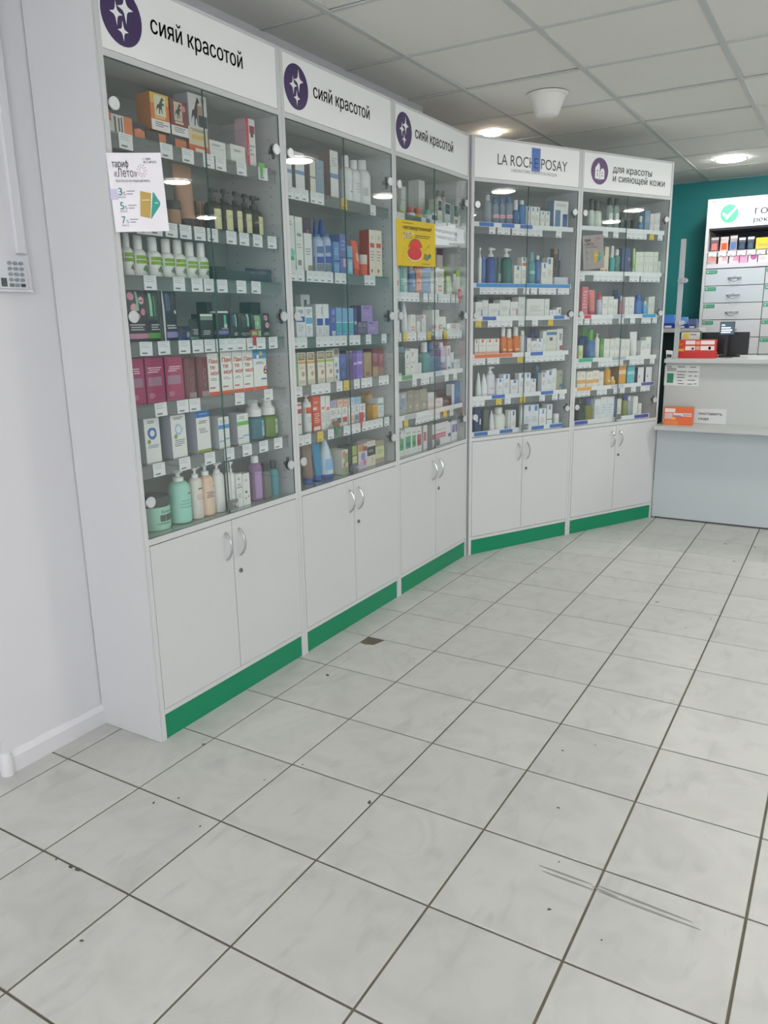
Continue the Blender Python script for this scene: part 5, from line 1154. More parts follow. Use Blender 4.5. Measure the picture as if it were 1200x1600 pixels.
(4,3,'box',0.368,0.058,1.118,0.044,0.044,0.114,'e6e8e2','white carton with pale lime line',205,0,0,''),
(4,3,'box',0.416,0.06,1.118,0.047,0.047,0.119,'e6e8e2','taller white carton',167,0,0,''),
(4,3,'box',0.468,0.057,1.118,0.041,0.041,0.111,'e4e7e2','plain white carton',167,0,0,''),
(4,3,'box',0.511,0.056,1.118,0.039,0.039,0.11,'e4e7e2','plain white carton',167,0,0,''),
(4,3,'tube',0.6,0.072,1.118,0.072,0.072,0.154,('e4e8e8','eceeec'),'white tube with wide flat top',11,0,0,''),
(4,3,'box',0.659,0.057,1.118,0.043,0.043,0.095,'e6e8e4','white carton near the frame',167,0,0,''),
(4,3,'box',0.708,0.062,1.118,0.052,0.052,0.118,'e8eae6','tall white carton near the frame',167,0,0,''),
(4,4,'box',0.079,0.051,0.941,0.024,0.03,0.099,'ece8de','white carton with amber band',206,0,0,''),
(4,4,'box',0.118,0.061,0.941,0.049,0.049,0.099,'ece8de','white carton with amber band',206,0,0,''),
(4,4,'box',0.176,0.063,0.941,0.054,0.054,0.094,'ece8de','white carton with amber band',206,0,0,''),
(4,4,'box',0.232,0.063,0.941,0.054,0.054,0.099,'ece8de','taller white carton with amber band',206,0,0,''),
(4,4,'box',0.282,0.057,0.941,0.042,0.042,0.089,'e8e8e4','plain white carton beside yellow bottle',167,0,0,''),
(4,4,'bottle',0.356,0.06,0.941,0.047,0.047,0.119,('e8ac20','e4dcc4'),'yellow bottle with white cap',207,0.87,0,''),
(4,4,'bottle',0.404,0.056,0.941,0.04,0.04,0.05,('ecb824','e8dcc0'),'squat yellow bottle',11,0.6,0,''),
(4,4,'box',0.475,0.066,0.941,0.066,0.06,0.128,'e0a030','amber carton with pale band',208,0,0,'a87820'),
(4,4,'box',0.557,0.066,0.941,0.07,0.06,0.127,'62bcc8','cyan carton with pale band',209,0,0,'3c8c98'),
(4,4,'box',0.652,0.065,0.941,0.058,0.058,0.1,'e6e6ea','white carton with dark purple side',210,0,0,'3a3454'),
(4,4,'box',0.73,0.066,0.941,0.061,0.06,0.099,'e6e6ea','white carton with dark purple side',210,0,0,'3a3454'),
(4,5,'bottle',0.131,0.064,0.704,0.056,0.056,0.164,('4a5850','3c4844'),'dark green glass bottle',11,0.79,1,''),
(4,5,'bottle',0.202,0.068,0.704,0.064,0.064,0.163,('a4a848','34509c'),'olive yellow bottle with blue cap',11,0.73,1,''),
(4,5,'box',0.26,0.061,0.704,0.05,0.05,0.153,'dfe5e8','pale blue white carton',211,0,0,''),
(4,5,'box',0.317,0.066,0.704,0.06,0.06,0.164,'dfe5e8','pale blue white carton',211,0,0,''),
(4,5,'box',0.381,0.066,0.704,0.063,0.06,0.161,'dfe5e8','pale blue white carton',211,0,0,''),
(4,5,'box',0.426,0.051,0.704,0.022,0.03,0.146,'4a6c98','narrow steel blue carton',11,0,0,''),
(4,5,'box',0.461,0.057,0.704,0.042,0.042,0.141,'e0e0cc','cream carton beside olive bottle',167,0,0,''),
(4,5,'bottle',0.533,0.055,0.704,0.039,0.039,0.163,('8a9450','2c4cb0'),'olive bottle with bright blue cap',11,0.78,0,''),
(4,5,'bottle',0.576,0.057,0.704,0.042,0.042,0.151,('c4d0dc','dfe4e8'),'pale clear bottle',11,0.81,1,''),
(4,5,'box',0.619,0.058,0.704,0.043,0.043,0.148,'e6e8e4','tall white carton with brown emblem',212,0,0,''),
(4,5,'box',0.662,0.052,0.704,0.033,0.033,0.098,'e6e8e4','short white carton at row end',167,0,0,'')]

KNAME = {'box': ('carton', 'box'), 'bottle': ('bottle', 'bottle'), 'pump': ('pump_bottle', 'bottle'), 'tube': ('cream_tube', 'tube'), 'jar': ('cream_jar', 'jar'),
         'pouch': ('sachet_pouch', 'pouch'), 'cone': ('nozzle_tube', 'tube'), 'foam': ('foam_bottle', 'bottle')}

def prof_r(prof, z):
    for (r0, z0), (r1, z1) in zip(prof, prof[1:]):
        if z0 <= z <= z1 and z1 > z0: return r0 + (r1 - r0) * (z - z0) / (z1 - z0)
    return prof[-1][0]

def add_prints(mb, prints, surf, w, h, zlo, zhi, flat, rg):
    def patch(x0, x1, z0, z1, c, lift):
        m = mat(c, 0.4)
        nx = 1 if flat else max(2, int((x1 - x0) * 8)); nz = 1 if flat else 3
        vs = []; fs = []
        for b in range(nz + 1):
            for a in range(nx + 1):
                p, n = surf(x0 + (x1 - x0) * a / nx, zlo + (zhi - zlo) * (z0 + (z1 - z0) * b / nz))
                vs.append((p[0] + n[0] * lift, p[1] + n[1] * lift, p[2]))
        for b in range(nz):
            for a in range(nx): q = b * (nx + 1) + a; fs.append((q, q + 1, q + nx + 2, q + nx + 1))
        mb.add(vs, fs, m)
    for q, p in enumerate(prints):
        lift = 0.0003 + 0.00012 * q
        t = p[0]; hz = zhi - zlo
        if t == 'b': patch(0.0, 1.0, p[1], p[2], p[3], lift)
        elif t == 'r': patch(p[1], p[2], p[3], p[4], p[5], lift)
        elif t == 'l':
            n = p[1]
            for i in range(n):
                z1 = p[3] - (p[3] - p[2]) * i / n
                a = rg.uniform(0.12, 0.24); patch(a, rg.uniform(0.62, 0.9), z1 - (p[3] - p[2]) / n * 0.45, z1, p[4], lift)
        elif t in ('c', 'ring'):
            x, z = p[1], p[2]; r = p[3] * w; n = 14
            c = mat(p[-1], 0.4); vs = []; ri = p[4] * w if t == 'ring' else 0
            rings = (r, ri) if t == 'ring' else (r,)
            ok = True
            for rr in rings:
                for i in range(n):
                    a = 2 * PI * i / n; wob = 1.0 if t == 'c' or rr == ri else rg.uniform(0.88, 1.15)
                    xx = min(0.999, max(0.001, x + rr * wob * math.cos(a) / w)); zz = min(zhi, max(zlo, zlo + z * hz + rr * wob * math.sin(a)))
                    pt, nn = surf(xx, zz); vs.append((pt[0] + nn[0] * lift, pt[1] + nn[1] * lift, pt[2]))
            fs = [tuple(range(n))] if t == 'c' else [(i, (i + 1) % n, n + (i + 1) % n, n + i) for i in range(n)]
            mb.add(vs, fs, c)
        elif t == 't':
            m = mat(p[5], 0.4); s = p[1]
            if len(s) > 5 and flat:      # vertical lettering
                put_text(mb, s, -w / 2 + p[2] * w, zlo + p[3] * hz, w * 0.26, m, surf(0.5, zlo)[0][1] - lift, p[4] * hz, 0.02, rot90=True)
            else:
                hh = p[4] * hz; y = surf(0.5, zlo + p[3] * hz)[0][1] - lift
                if flat: put_text(mb, s, -w / 2 + p[2] * w, zlo + p[3] * hz, hh, m, y, min(w * 0.62, hh * len(s) * 0.75), 0.02)
                else:                    # word wrapped on the round wall
                    vs, fs = text_mesh(s, 0.02); ww = max(v[0] for v in vs)
                    out = []
                    for v in vs:
                        pt, nn = surf(p[2] + 0.58 * v[0] / ww, zlo + p[3] * hz + v[1] * hh * 0.8)
                        out.append((pt[0] + nn[0] * lift, pt[1] + nn[1] * lift, pt[2]))
                    mb.add(out, fs, m)
        elif t == 'horse':      # rearing horse silhouette in the rectangle x0 x1 z0 z1
            x0, x1, z0, z1 = p[1:5]
            H_ = [(.30,0),(.42,0),(.46,.22),(.58,.30),(.64,.05),(.74,.03),(.70,.34),(.72,.50),(.92,.55),(.98,.46),(1,.52),(.95,.64),(.74,.66),(.80,.80),(.95,.80),(.97,.86),(.82,.98),(.74,1),(.66,.90),(.48,.70),(.36,.56),(.16,.52),(.04,.30),(0,.08),(.10,.24),(.26,.36),(.34,.28)]
            vs = [(-w / 2 + (x0 + (x1 - x0) * a) * w, surf(.5, 0)[0][1] - lift, zlo + (z0 + (z1 - z0) * b) * hz) for a, b in H_]
            fs = [tuple(f) for f in tessellate_polygon([[Vector((v[0], v[2], 0)) for v in vs]])]
            mb.add(vs, fs, mat(p[5], 0.4))
        elif t == 't3':
            m = mat(p[5], 0.4); ws = p[1].split('|'); hh = p[4] * hz / len(ws)
            for i, s in enumerate(ws):
                put_text(mb, s, -w / 2 + p[2] * w + 0.06 * w * i, zlo + (p[3] + p[4]) * hz - (i + 0.9) * hh, hh * 0.74, m, surf(0.5, zlo)[0][1] - lift, w * (0.8 if len(s) > 2 else 0.5), 0.07)

def cylsurf(prof):
    def f(x, z):
        a = math.asin(max(-1, min(1, (2 * x - 1) * 0.985))); r = prof_r(prof, z)
        return (r * math.sin(a), -r * math.cos(a), z), (math.sin(a), -math.cos(a))
    return f

def make_product(row, cache={}):
    ci, si, kind, u, d, z, w, dep, h, cols, desc, pid, sp, clear, side = row
    rg = random.Random(int(u * 1e4) + ci * 7 + si)
    prints = PRINTS[pid]
    name, cat = KNAME[kind]
    shelf = 'bottom' if si == len(SHELVES[ci]) else ORD[si]
    label = '%s, %s shelf, %s' % (desc, shelf, CNAME[ci])
    c0 = cols if isinstance(cols, str) else cols[0]; c1 = cols[1] if not isinstance(cols, str) else cols
    m0 = mat(c0, 0.14, 0, 'clear') if clear else mat(c0, 0.4)
    m1 = mat(c1, 0.35)
    pos = case_matrix(ci) @ Vector((u, d, z))
    rz = math.radians(CASES[ci][1])
    parts = []
    if kind == 'box':
        body = MB(); hw, hd = w / 2, dep / 2; ms = mat(side, 0.4) if side else m0  # some sides are printed, others have their shade put into the colour
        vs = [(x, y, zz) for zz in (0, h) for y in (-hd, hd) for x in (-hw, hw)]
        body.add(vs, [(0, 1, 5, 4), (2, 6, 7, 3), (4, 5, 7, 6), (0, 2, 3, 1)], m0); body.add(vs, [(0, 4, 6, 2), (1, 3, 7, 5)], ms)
        parts.append(('carton_body', body))
        if prints:
            lb = MB(); add_prints(lb, prints, lambda x, zz: ((-hw + x * w, -hd, zz), (0, -1)), w, h, 0, h, True, rg); parts.append(('printed_label', lb))
    elif kind == 'pouch':
        body = MB(); nx, nz = 6, 6
        def half(x, zz): e = min(x, 1 - x) * 2; f = min(zz, 1 - zz) * 2; return dep / 2 * (0.12 + 0.88 * min(1, e * 1.6) ** 0.5 * min(1, f * 2.2 + (0.6 if zz < 0.5 else 0)) ** 0.5)
        vs = []; fs = []
        for sgn in (-1, 1):
            for b in range(nz + 1):
                for a in range(nx + 1):
                    x, zz = a / nx, b / nz; vs.append((-w / 2 + w * x, sgn * half(x, zz), h * zz))
        o = (nx + 1) * (nz + 1)
        for b in range(nz):
            for a in range(nx):
                q = b * (nx + 1) + a; fs += [(q, q + 1, q + nx + 2, q + nx + 1), (o + q, o + q + nx + 1, o + q + nx + 2, o + q + 1)]
        rim = [a for a in range(nx + 1)] + [b * (nx + 1) + nx for b in range(1, nz + 1)] + [nz * (nx + 1) + a for a in range(nx - 1, -1, -1)] + [b * (nx + 1) for b in range(nz - 1, 0, -1)]
        for i in range(len(rim)): p, q = rim[i], rim[(i + 1) % len(rim)]; fs.append((q, p, o + p, o + q))
        body.add(vs, fs, mat(c0, 0.28)); body.smooth = True; parts.append(('pouch_body', body))
        if prints:
            lb = MB(); add_prints(lb, prints, lambda x, zz: ((-w / 2 + x * w, -half(x, zz / h) - 0.0006, zz), (0, -1)), w, h, 0, h, False, rg); parts.append(('printed_label', lb))
    elif kind in ('bottle', 'pump', 'foam', 'jar'):
        r = w / 2; s_ = sp or 0.75; hb = h * s_
        if kind == 'jar':
            prof = [(r * 0.90, 0), (r * 0.97, 0.012 * min(1, h / 0.06)), (r * 0.97, hb - 0.002), (r * 0.9, hb)]
            zlo, zhi = 0.012 * min(1, h / 0.06), hb - 0.003
        else:
            neck = r * (0.5 if kind == 'bottle' else 0.42); sh = min(0.22 * hb, r * 0.8) if kind != 'foam' else r * 0.3
            prof = [(r * 0.88, 0), (r, 0.004), (r, hb - sh), (r * 0.93, hb - sh * 0.55), (r * 0.72, hb - sh * 0.18), (neck, hb)]
            zlo, zhi = 0.004, hb - sh
        parts.append((('jar_body' if kind == 'jar' else 'bottle_body'), MB().lathe(prof, m0)))
        if kind == 'jar':
            parts.append(('lid', MB().lathe([(r, hb), (r, h - 0.004), (r * 0.96, h), (0, h)], m1, capt=False)))
        elif kind == 'bottle':
            rc = r * 0.56
            parts.append(('cap', MB().lathe([(rc, hb - 0.001), (rc, h - 0.004), (rc * 0.88, h), (0, h)], m1, capt=False)))
        elif kind == 'foam':
            parts.append(('cap', MB().lathe([(r * 0.8, hb), (r * 0.8, hb + (h - hb) * 0.42), (r * 0.5, hb + (h - hb) * 0.62), (r * 0.48, h - 0.004), (r * 0.42, h), (0, h)], m1, capt=False)))
        else:
            pm = MB(); t = h - hb
            pm.lathe([(r * 0.48, hb - 0.001), (r * 0.48, hb + t * 0.3), (r * 0.2, hb + t * 0.34), (r * 0.2, hb + t * 0.68), (r * 0.4, hb + t * 0.7), (r * 0.4, h - 0.002), (r * 0.34, h), (0, h)], m1, capt=False)
            pm.box(0, r * 0.98, -r * 0.14, r * 0.14, h - t * 0.24, h - t * 0.06, m1)
            parts.append(('pump_head', pm))
        if prints:
            lb = MB(); add_prints(lb, prints, cylsurf(prof), w, h, zlo, zhi, False, rg); lb.smooth = True; parts.append(('printed_label', lb))
    elif kind == 'tube':
        hc = min(0.028, h * 0.16); r = w * 0.36; n = 20; vs = []; fs = []; L = 7
        def ring(t):
            a_ = r + (w / 2 - r) * t; b_ = r * (1 - t) ** 0.75 + 0.0015; return a_, b_
        for i in range(L + 1):
            t = i / L; a_, b_ = ring(t)
            for k in range(n): an = 2 * PI * k / n; vs.append((a_ * math.cos(an), b_ * math.sin(an), hc + (h - hc) * t))
        for i in range(L):
            for k in range(n): j = (k + 1) % n; fs.append((i * n + k, i * n + j, (i + 1) * n + j, (i + 1) * n + k))
        fs += [tuple(range(n - 1, -1, -1)), tuple(L * n + k for k in range(n))]
        b_ = MB().add(vs, fs, m0); b_.smooth = True; parts.append(('tube_body', b_))
        parts.append(('cap', MB().lathe([(r * 0.86, 0), (r * 0.9, 0.003), (r * 0.9, hc - 0.001)], m1)))
        if prints:
            def ts(x, zz):
                t = (zz - hc) / (h - hc); a_, b2 = ring(max(0, min(1, t))); an = math.asin((2 * x - 1) * 0.98)
                return (a_ * math.sin(an), -b2 * math.cos(an), zz), (math.sin(an), -math.cos(an))
            lb = MB(); add_prints(lb, prints, ts, w, h, hc, h * 0.95, False, rg); parts.append(('printed_label', lb))
    elif kind == 'cone':
        r = w / 2; hc = h * 0.11
        prof = [(r * 0.96, hc), (r * 0.98, hc + 0.004), (r * 0.92, h * 0.42), (r * 0.66, h * 0.68), (r * 0.36, h * 0.88), (r * 0.2, h * 0.97), (r * 0.1, h)]
        parts.append(('tube_body', MB().lathe(prof, m0)))
        parts.append(('cap', MB().lathe([(r * 0.94, 0), (r, 0.003), (r, hc - 0.0005)], m1)))
        if prints:
            lb = MB(); add_prints(lb, prints, cylsurf(prof), w, h, hc, h, False, rg); lb.smooth = True; parts.append(('printed_label', lb))
    if len(parts) == 1:
        o = parts[0][1].build(name, None, pos, rz)
    else:
        o = link(name, None, None, pos, rz)
        for pn, mb in parts: mb.build(pn, o)
    tag(o, label, cat, '%s on the %s shelf of the %s' % (desc if SAME[(ci, si, desc)] > 1 else 'goods', shelf, CNAME[ci]))
    return o

SAME = {}
for row in PRODUCTS: SAME[(row[0], row[1], row[10])] = SAME.get((row[0], row[1], row[10]), 0) + 1
for row in PRODUCTS: make_product(row)

# ================================================================== POSTERS AND WOBBLERS ON THE CASES
def poster_sheet(mb, w, h, m, bow, n=10):
    vs = []; fs = []
    def y(t): return -bow * t ** 1.7 - 0.0004
    for q in (0, 1):
        for i in range(n + 1):
            t = i / n
            vs += [(-w / 2 + w * t, y(t) + q * 0.0005, -h / 2), (-w / 2 + w * t, y(t) + q * 0.0005, h / 2)]
    o = 2 * (n + 1)
    for i in range(n):
        a = 2 * i; fs += [(a, a + 2, a + 3, a + 1), (o + a, o + a + 1, o + a + 3, o + a + 2), (a, o + a, o + a + 2, a + 2), (a + 1, a + 3, o + a + 3, o + a + 1)]
    fs += [(0, 1, o + 1, o), (2 * n, o + 2 * n, o + 2 * n + 1, 2 * n + 1)]
    mb.add(vs, fs, m); return lambda x: y((x + w / 2) / w)
def bend(mb, f):
    mb.v = [(x, y + f(x) - 0.0008, z) for x, y, z in mb.v]; return mb
def summer_poster(label, k, u, z, w, h, rot, paper, dim, flap=0.0):
    m = case_matrix(k) @ Matrix.Translation((u, -0.0025, z)) @ Matrix.Rotation(-flap, 4, 'Z') @ Matrix.Rotation(rot, 4, 'Y') @ Matrix.Translation((w / 2, 0, 0))   # taped along its left edge, the free edge swung out
    t = thing('paper_poster', label, 'poster'); t.matrix_world = m
    sh = MB(); f = poster_sheet(sh, w, h, mat(paper, 0.5), 0.007 if not dim else 0.004); sh.build('sheet', t)
    ink = mat('1f2326' if not dim else '3c3a38', 0.5); teal = mat('2f9a8c', 0.5); gold = mat('b89a44', 0.4); red = mat('d05a48', 0.5); gy = mat('80868c', 0.5)
    mb = MB(); sx, sz = w / 0.2, h / 0.232
    def X(v): return -w / 2 + v * w
    def Z(v): return -h / 2 + v * h
    put_text(mb, 'тариф', X(.08), Z(.82), 0.021 * sz, ink, 0, 0.30 * w, 0.012); put_text(mb, '«Лето»', X(.10), Z(.70), 0.024 * sz, ink, 0, 0.42 * w, 0.0)
    put_text(mb, 'Копи бонусы на следующий месяц', X(.12), Z(.635), 0.008 * sz, ink, 0, 0.62 * w)
    put_text(mb, 'с 1 июня', X(.66), Z(.91), 0.008 * sz, ink, 0, .14 * w); put_text(mb, 'по 31 августа', X(.66), Z(.87), 0.008 * sz, ink, 0, .24 * w)
    for i, s in enumerate('357'):
        zz = .47 - i * .18
        put_text(mb, s, X(.13), Z(zz), 0.022 * sz, teal, 0, .075 * w, 0.02); put_text(mb, '%', X(.215), Z(zz), 0.011 * sz, gy, 0, .055 * w)
        put_text(mb, 'бонусов', X(.13), Z(zz - .035), 0.006 * sz, gy, 0, .13 * w)
        for q in (0, 1): mb.box(X(.29), X(.44 - .04 * q), -0.0001, 0.0002, Z(zz + .045 - q * .035), Z(zz + .055 - q * .035), gy)
    mb.poly_y([(X(.49), Z(.20)), (X(.67), Z(.17)), (X(.74), Z(.49)), (X(.54), Z(.52))], -0.0001, gold, 0.0003)
    mb.poly_y([(X(.68), Z(.155)), (X(.88), Z(.33)), (X(.89), Z(.37)), (X(.79), Z(.50)), (X(.77), Z(.50))], -0.0002, teal, 0.0003)
    mb.box(X(.55), X(.7), -0.0006, -0.0003, Z(.40), Z(.41), mat('e4dcc0', .5)); mb.box(X(.79), X(.85), -0.0006, -0.0003, Z(.36), Z(.37), mat('cfe8e2', .5))
    rr = 0.010 * sx; cx, cz = X(.615), Z(.775)
    n = 16
    vs = [(cx + q * math.cos(2 * PI * i / n), -0.0002, cz + q * 1.25 * math.sin(2 * PI * i / n)) for q in (rr, rr * 0.9) for i in range(n)]
    mb.add(vs, [(i, (i + 1) % n, n + (i + 1) % n, n + i) for i in range(n)], red)
    for i in range(11):
        a = 2 * PI * i / 11; c, s_ = math.cos(a), math.sin(a); p, q = rr * 1.45, rr * 1.9; e = 0.0006
        mb.add([(cx + p * c - e * s_, -0.0002, cz + 1.2 * p * s_ + e * c), (cx + q * c - e * s_, -0.0002, cz + 1.2 * q * s_ + e * c), (cx + q * c + e * s_, -0.0002, cz + 1.2 * q * s_ - e * c), (cx + p * c + e * s_, -0.0002, cz + 1.2 * p * s_ - e * c)], [(0, 3, 2, 1)], ink)
    bend(mb, f).build('print', t)
    if not dim:
        MB().box(X(0) - 0.003, X(0) + 0.018, -0.0022, -0.0008, -0.018, 0.010, mat('c4c2dc', 0.3)).build('tape', t)
    return t
summer_poster('white paper poster with gold and teal cards taped to keypad-side case', 0, -0.003, 1.728, 0.148, 0.210, -0.035, 'e9e8ec', False, 0.72)
summer_poster('dull grey paper poster with gold and teal cards on counter-side case', 4, 0.032, 1.741, 0.172, 0.195, -0.10, '93908e', True)
# yellow watermelon poster
t = thing('yellow_poster', 'yellow poster with watermelon slices on the third glass case', 'poster'); t.matrix_world = case_matrix(2) @ Matrix.Translation((0.203, -0.0012, 1.722)) @ Matrix.Rotation(-0.03, 4, 'Y')
PW, PH = 0.385, 0.205
sh = MB(); f = poster_sheet(sh, PW, PH, mat('d8bb10', 0.5), 0.003); sh.build('sheet', t)
mb = MB(); ink = mat('3a3210', 0.5)
def X(v): return -PW / 2 + v * PW
def Z(v): return -PH / 2 + v * PH
put_text(mb, 'в аптеке', X(.16), Z(.92), 0.007, ink, 0, .26 * PW)
put_text(mb, 'четвертинки!', X(.15), Z(.80), 0.018, ink, 0, .74 * PW, 0.045)
put_text(mb, '25', X(.15), Z(.62), 0.026, mat('efeee4', 0.5), -0.0002, .20 * PW, 0.03); put_text(mb, '25', X(.163), Z(.61), 0.026, mat('6a5c20', 0.5), 0, .20 * PW, 0.03)
put_text(mb, '%', X(.37), Z(.69), 0.012, mat('efeee4', 0.5), -0.0002, .06 * PW)
mb.box(X(.46), X(.86), -0.0001, 0.0002, Z(.675), Z(.69), ink); mb.box(X(.46), X(.82), -0.0001, 0.0002, Z(.635), Z(.648), ink)
def wedge(cx, cz, r, a0, a1, c, y, asp=1.0):
    pts = [(cx, cz)] + [(cx + r * asp * math.cos(a0 + (a1 - a0) * i / 14), cz + r * math.sin(a0 + (a1 - a0) * i / 14)) for i in range(15)]
    mb.poly_y(pts, y, mat(c, 0.5), 0.0002)
wedge(X(.47), Z(.36), 0.052, 0.3, 2.9, '5c7a34', -0.0002, 1.35); wedge(X(.47), Z(.36), 0.047, 0.3, 2.9, 'd8352c', -0.0005, 1.35)
mb.poly_y(ell(X(.44), Z(.27), .074, .034, 22), -0.0007, mat('d9d2b0', 0.5), 0.0002); mb.poly_y(ell(X(.44), Z(.285), .070, .031, 22), -0.0010, mat('c93434', 0.5), 0.0002)
mb.poly_y([(X(.66), Z(.16)), (X(.78), Z(.13)), (X(.80), Z(.26)), (X(.70), Z(.30))], -0.0004, mat('9c7c4c', 0.5), 0.0002)
mb.poly_y([(X(.74), Z(.13)), (X(.86), Z(.20)), (X(.88), Z(.26)), (X(.82), Z(.31))], -0.0006, mat('2f8c6c', 0.5), 0.0002)
for i in range(16):
    x, z_ = X(rng.uniform(.14, .32)), Z(rng.uniform(.12, .42))
    if i % 2: x, z_ = X(rng.uniform(.66, .86)), Z(rng.uniform(.36, .58))
    mb.box(x, x + 0.0035, -0.0002, 0.0001, z_, z_ + 0.003, ink)
mb.box(X(.62), X(.84), -0.0001, 0.0002, Z(.05), Z(.062), ink)
bend(mb, f).build('print', t)
# sheet standing for a ribbon banner's mirrored reflection in the yellow-poster case glass
t = thing('reflected_banner', 'sheet for reflection of white ribbon-ended banner with mirrored lettering, yellow-poster case', 'banner'); t.matrix_world = case_matrix(2) @ Matrix.Translation((0.415, 0.0098, 1.795))
MB().poly_y([(0.0, -0.062), (0.165, -0.052), (0.165, -0.040), (0.355, -0.030), (0.338, 0.008), (0.355, 0.040), (0.0, 0.040)], 0, mat('d3d4de', 0.5), 0.0008).build('sheet', t)
for w_, z_ in (('ветеринарный', 0.004), ('ассортимент', -0.026)):
    mb = MB(); put_text(mb, w_, 0.012, z_, 0.017, mat('4c5070', 0.5), -0.0004, 0.245, 0.04, True); mb.build('lettering', t)
# coloured wobblers clipped to the price rails
def wobbler(k, u, z, w, h, c, desc, inner=None):
    t = thing('shelf_wobbler', '%s, %s' % (desc, CNAME[k]), 'shelf tag'); t.matrix_world = case_matrix(k) @ Matrix.Translation((u, 0.0105, z))
    MB().box(-w / 2, w / 2, -0.0006, 0.0006, 0, h, mat(c, 0.4)).build('card', t)
    MB().box(-w * 0.18, w * 0.18, -0.0003, 0.0012, -0.03, 0, mat(c, 0.4)).build('stem', t)
    if inner: MB().box(-w * 0.3, w * 0.3, -0.0012, -0.0007, h * 0.25, h * 0.75, mat(inner, 0.4)).build('print', t)
wobbler(0, 0.600, 1.316, 0.044, 0.026, 'b8343c', 'red framed shelf tag on the fourth shelf', '8fcf8a')
wobbler(0, 0.690, 1.899, 0.036, 0.014, '58b848', 'green shelf tag on the top shelf')
wobbler(1, 0.300, 0.925, 0.052, 0.030, '2a7c48', 'green shelf tag with red spot on the fifth shelf', 'c84a3c')
wobbler(1, 0.500, 0.930, 0.036, 0.040, 'd04048', 'red shelf tag on the fifth shelf')
wobbler(2, 0.715, 1.478, 0.040, 0.050, 'c83a4c', 'red shelf tag on the second shelf', 'e89aa0')

# ================================================================== COUNTER
ct_ = thing('service_counter', 'white service counter with pale blue lower panel and bag ledge', 'counter', (0.962, 4.06, 0))
MB().box(0.0, 3.2, 0.0, 0.02, 0.012, 0.628, M_COUNTERBLUE).build('lower_panel', ct_)
MB().box(0.0, 3.2, -0.10, 0.14, 0.630, 0.655, M_COUNTER).build('bag_ledge', ct_)
MB().box(0.0, 3.2, 0.14, 0.158, 0.655, 1.060, M_COUNTER).build('upper_panel', ct_)
MB().box(0.0, 3.2, 0.08, 0.66, 1.062, 1.088, M_COUNTER).build('counter_top', ct_)
MB().box(0.0, 0.018, 0.02, 0.62, 0.0, 0.630, M_COUNTER).build('end_panel', ct_)
MB().box(0.0, 0.018, 0.158, 0.62, 0.655, 1.062, M_COUNTER).build('end_panel', ct_)
MB().box(0.02, 3.2, 0.006, 0.018, 0.0, 0.012, mat('55585a', 0.8)).build('kick_gap', ct_)
# notices on the upper panel
t = thing('info_sheet', 'white information sheet with green block on the counter front', 'notice', (1.070, 4.1985, 0.972))
MB().box(-0.112, 0.112, 0, 0.001, -0.066, 0.070, mat('dde1df', 0.5)).build('sheet', t)
mb = MB(); mb.box(-0.094, -0.052, -0.0006, 0, -0.048, 0.016, mat('2f8a66', 0.5))
for x, zz, w_ in ((-0.097, 0.058, 0.03), (-0.097, 0.046, 0.06), (-0.097, 0.035, 0.062), (-0.03, 0.058, 0.05), (0.05, 0.056, 0.04), (-0.03, 0.026, 0.06), (0.04, 0.026, 0.062), (-0.03, 0.006, 0.05), (0.045, -0.002, 0.02), (0.08, -0.002, 0.02), (-0.03, -0.012, 0.05), (-0.025, -0.034, 0.03), (0.04, -0.03, 0.05), (-0.022, -0.054, 0.04), (0.04, -0.056, 0.03), (0.082, -0.054, 0.018)):
    mb.box(x, x + w_, -0.0005, 0, zz, zz + 0.005, mat('50585a', 0.5))
mb.build('print', t)
t = thing('ledge_notice', 'white notice with bold black words standing behind the orange box', 'notice', (1.268, 4.1965, 0.657))
MB().box(-0.105, 0.105, 0, 0.0016, 0, 0.100, mat('d6dbda', 0.5)).build('card', t)
sign_words(t, 'поставить', -0.072, 0.058, 0.019, mat('23282a', 0.5), -0.0005, 0.150, 0.03); sign_words(t, 'сюда', -0.072, 0.024, 0.019, mat('23282a', 0.5), -0.0005, 0.066, 0.03)
# orange medicine box on the ledge
t = thing('medicine_box', 'orange and white medicine box on the counter ledge', 'box', (1.090, 4.085, 0.6555), math.radians(3))
MB().box(-0.092, 0.092, -0.03, 0.03, 0, 0.118, mat('df6a34', 0.4)).build('carton_body', t)
mb = MB(); Y_ = -0.0304
for x0, x1, z0, z1, c in ((-0.085, -0.02, 0.085, 0.110, 'e6dcd4'), (-0.085, -0.035, 0.040, 0.080, 'dcb8b4'), (-0.03, 0.085, 0.060, 0.080, 'e4d4d4'), (-0.03, 0.02, 0.055, 0.066, '8c80b0'), (0.03, 0.088, 0.066, 0.074, '9a8cb4'), (-0.04, -0.015, 0.035, 0.055, 'e8a848'), (-0.08, 0.0, 0.0, 0.03, 'e0803c')):
    mb.box(x0, x1, Y_, -0.03, z0, z1, mat(c, 0.4)); Y_ -= 0.0002
mb.build('printed_label', t)
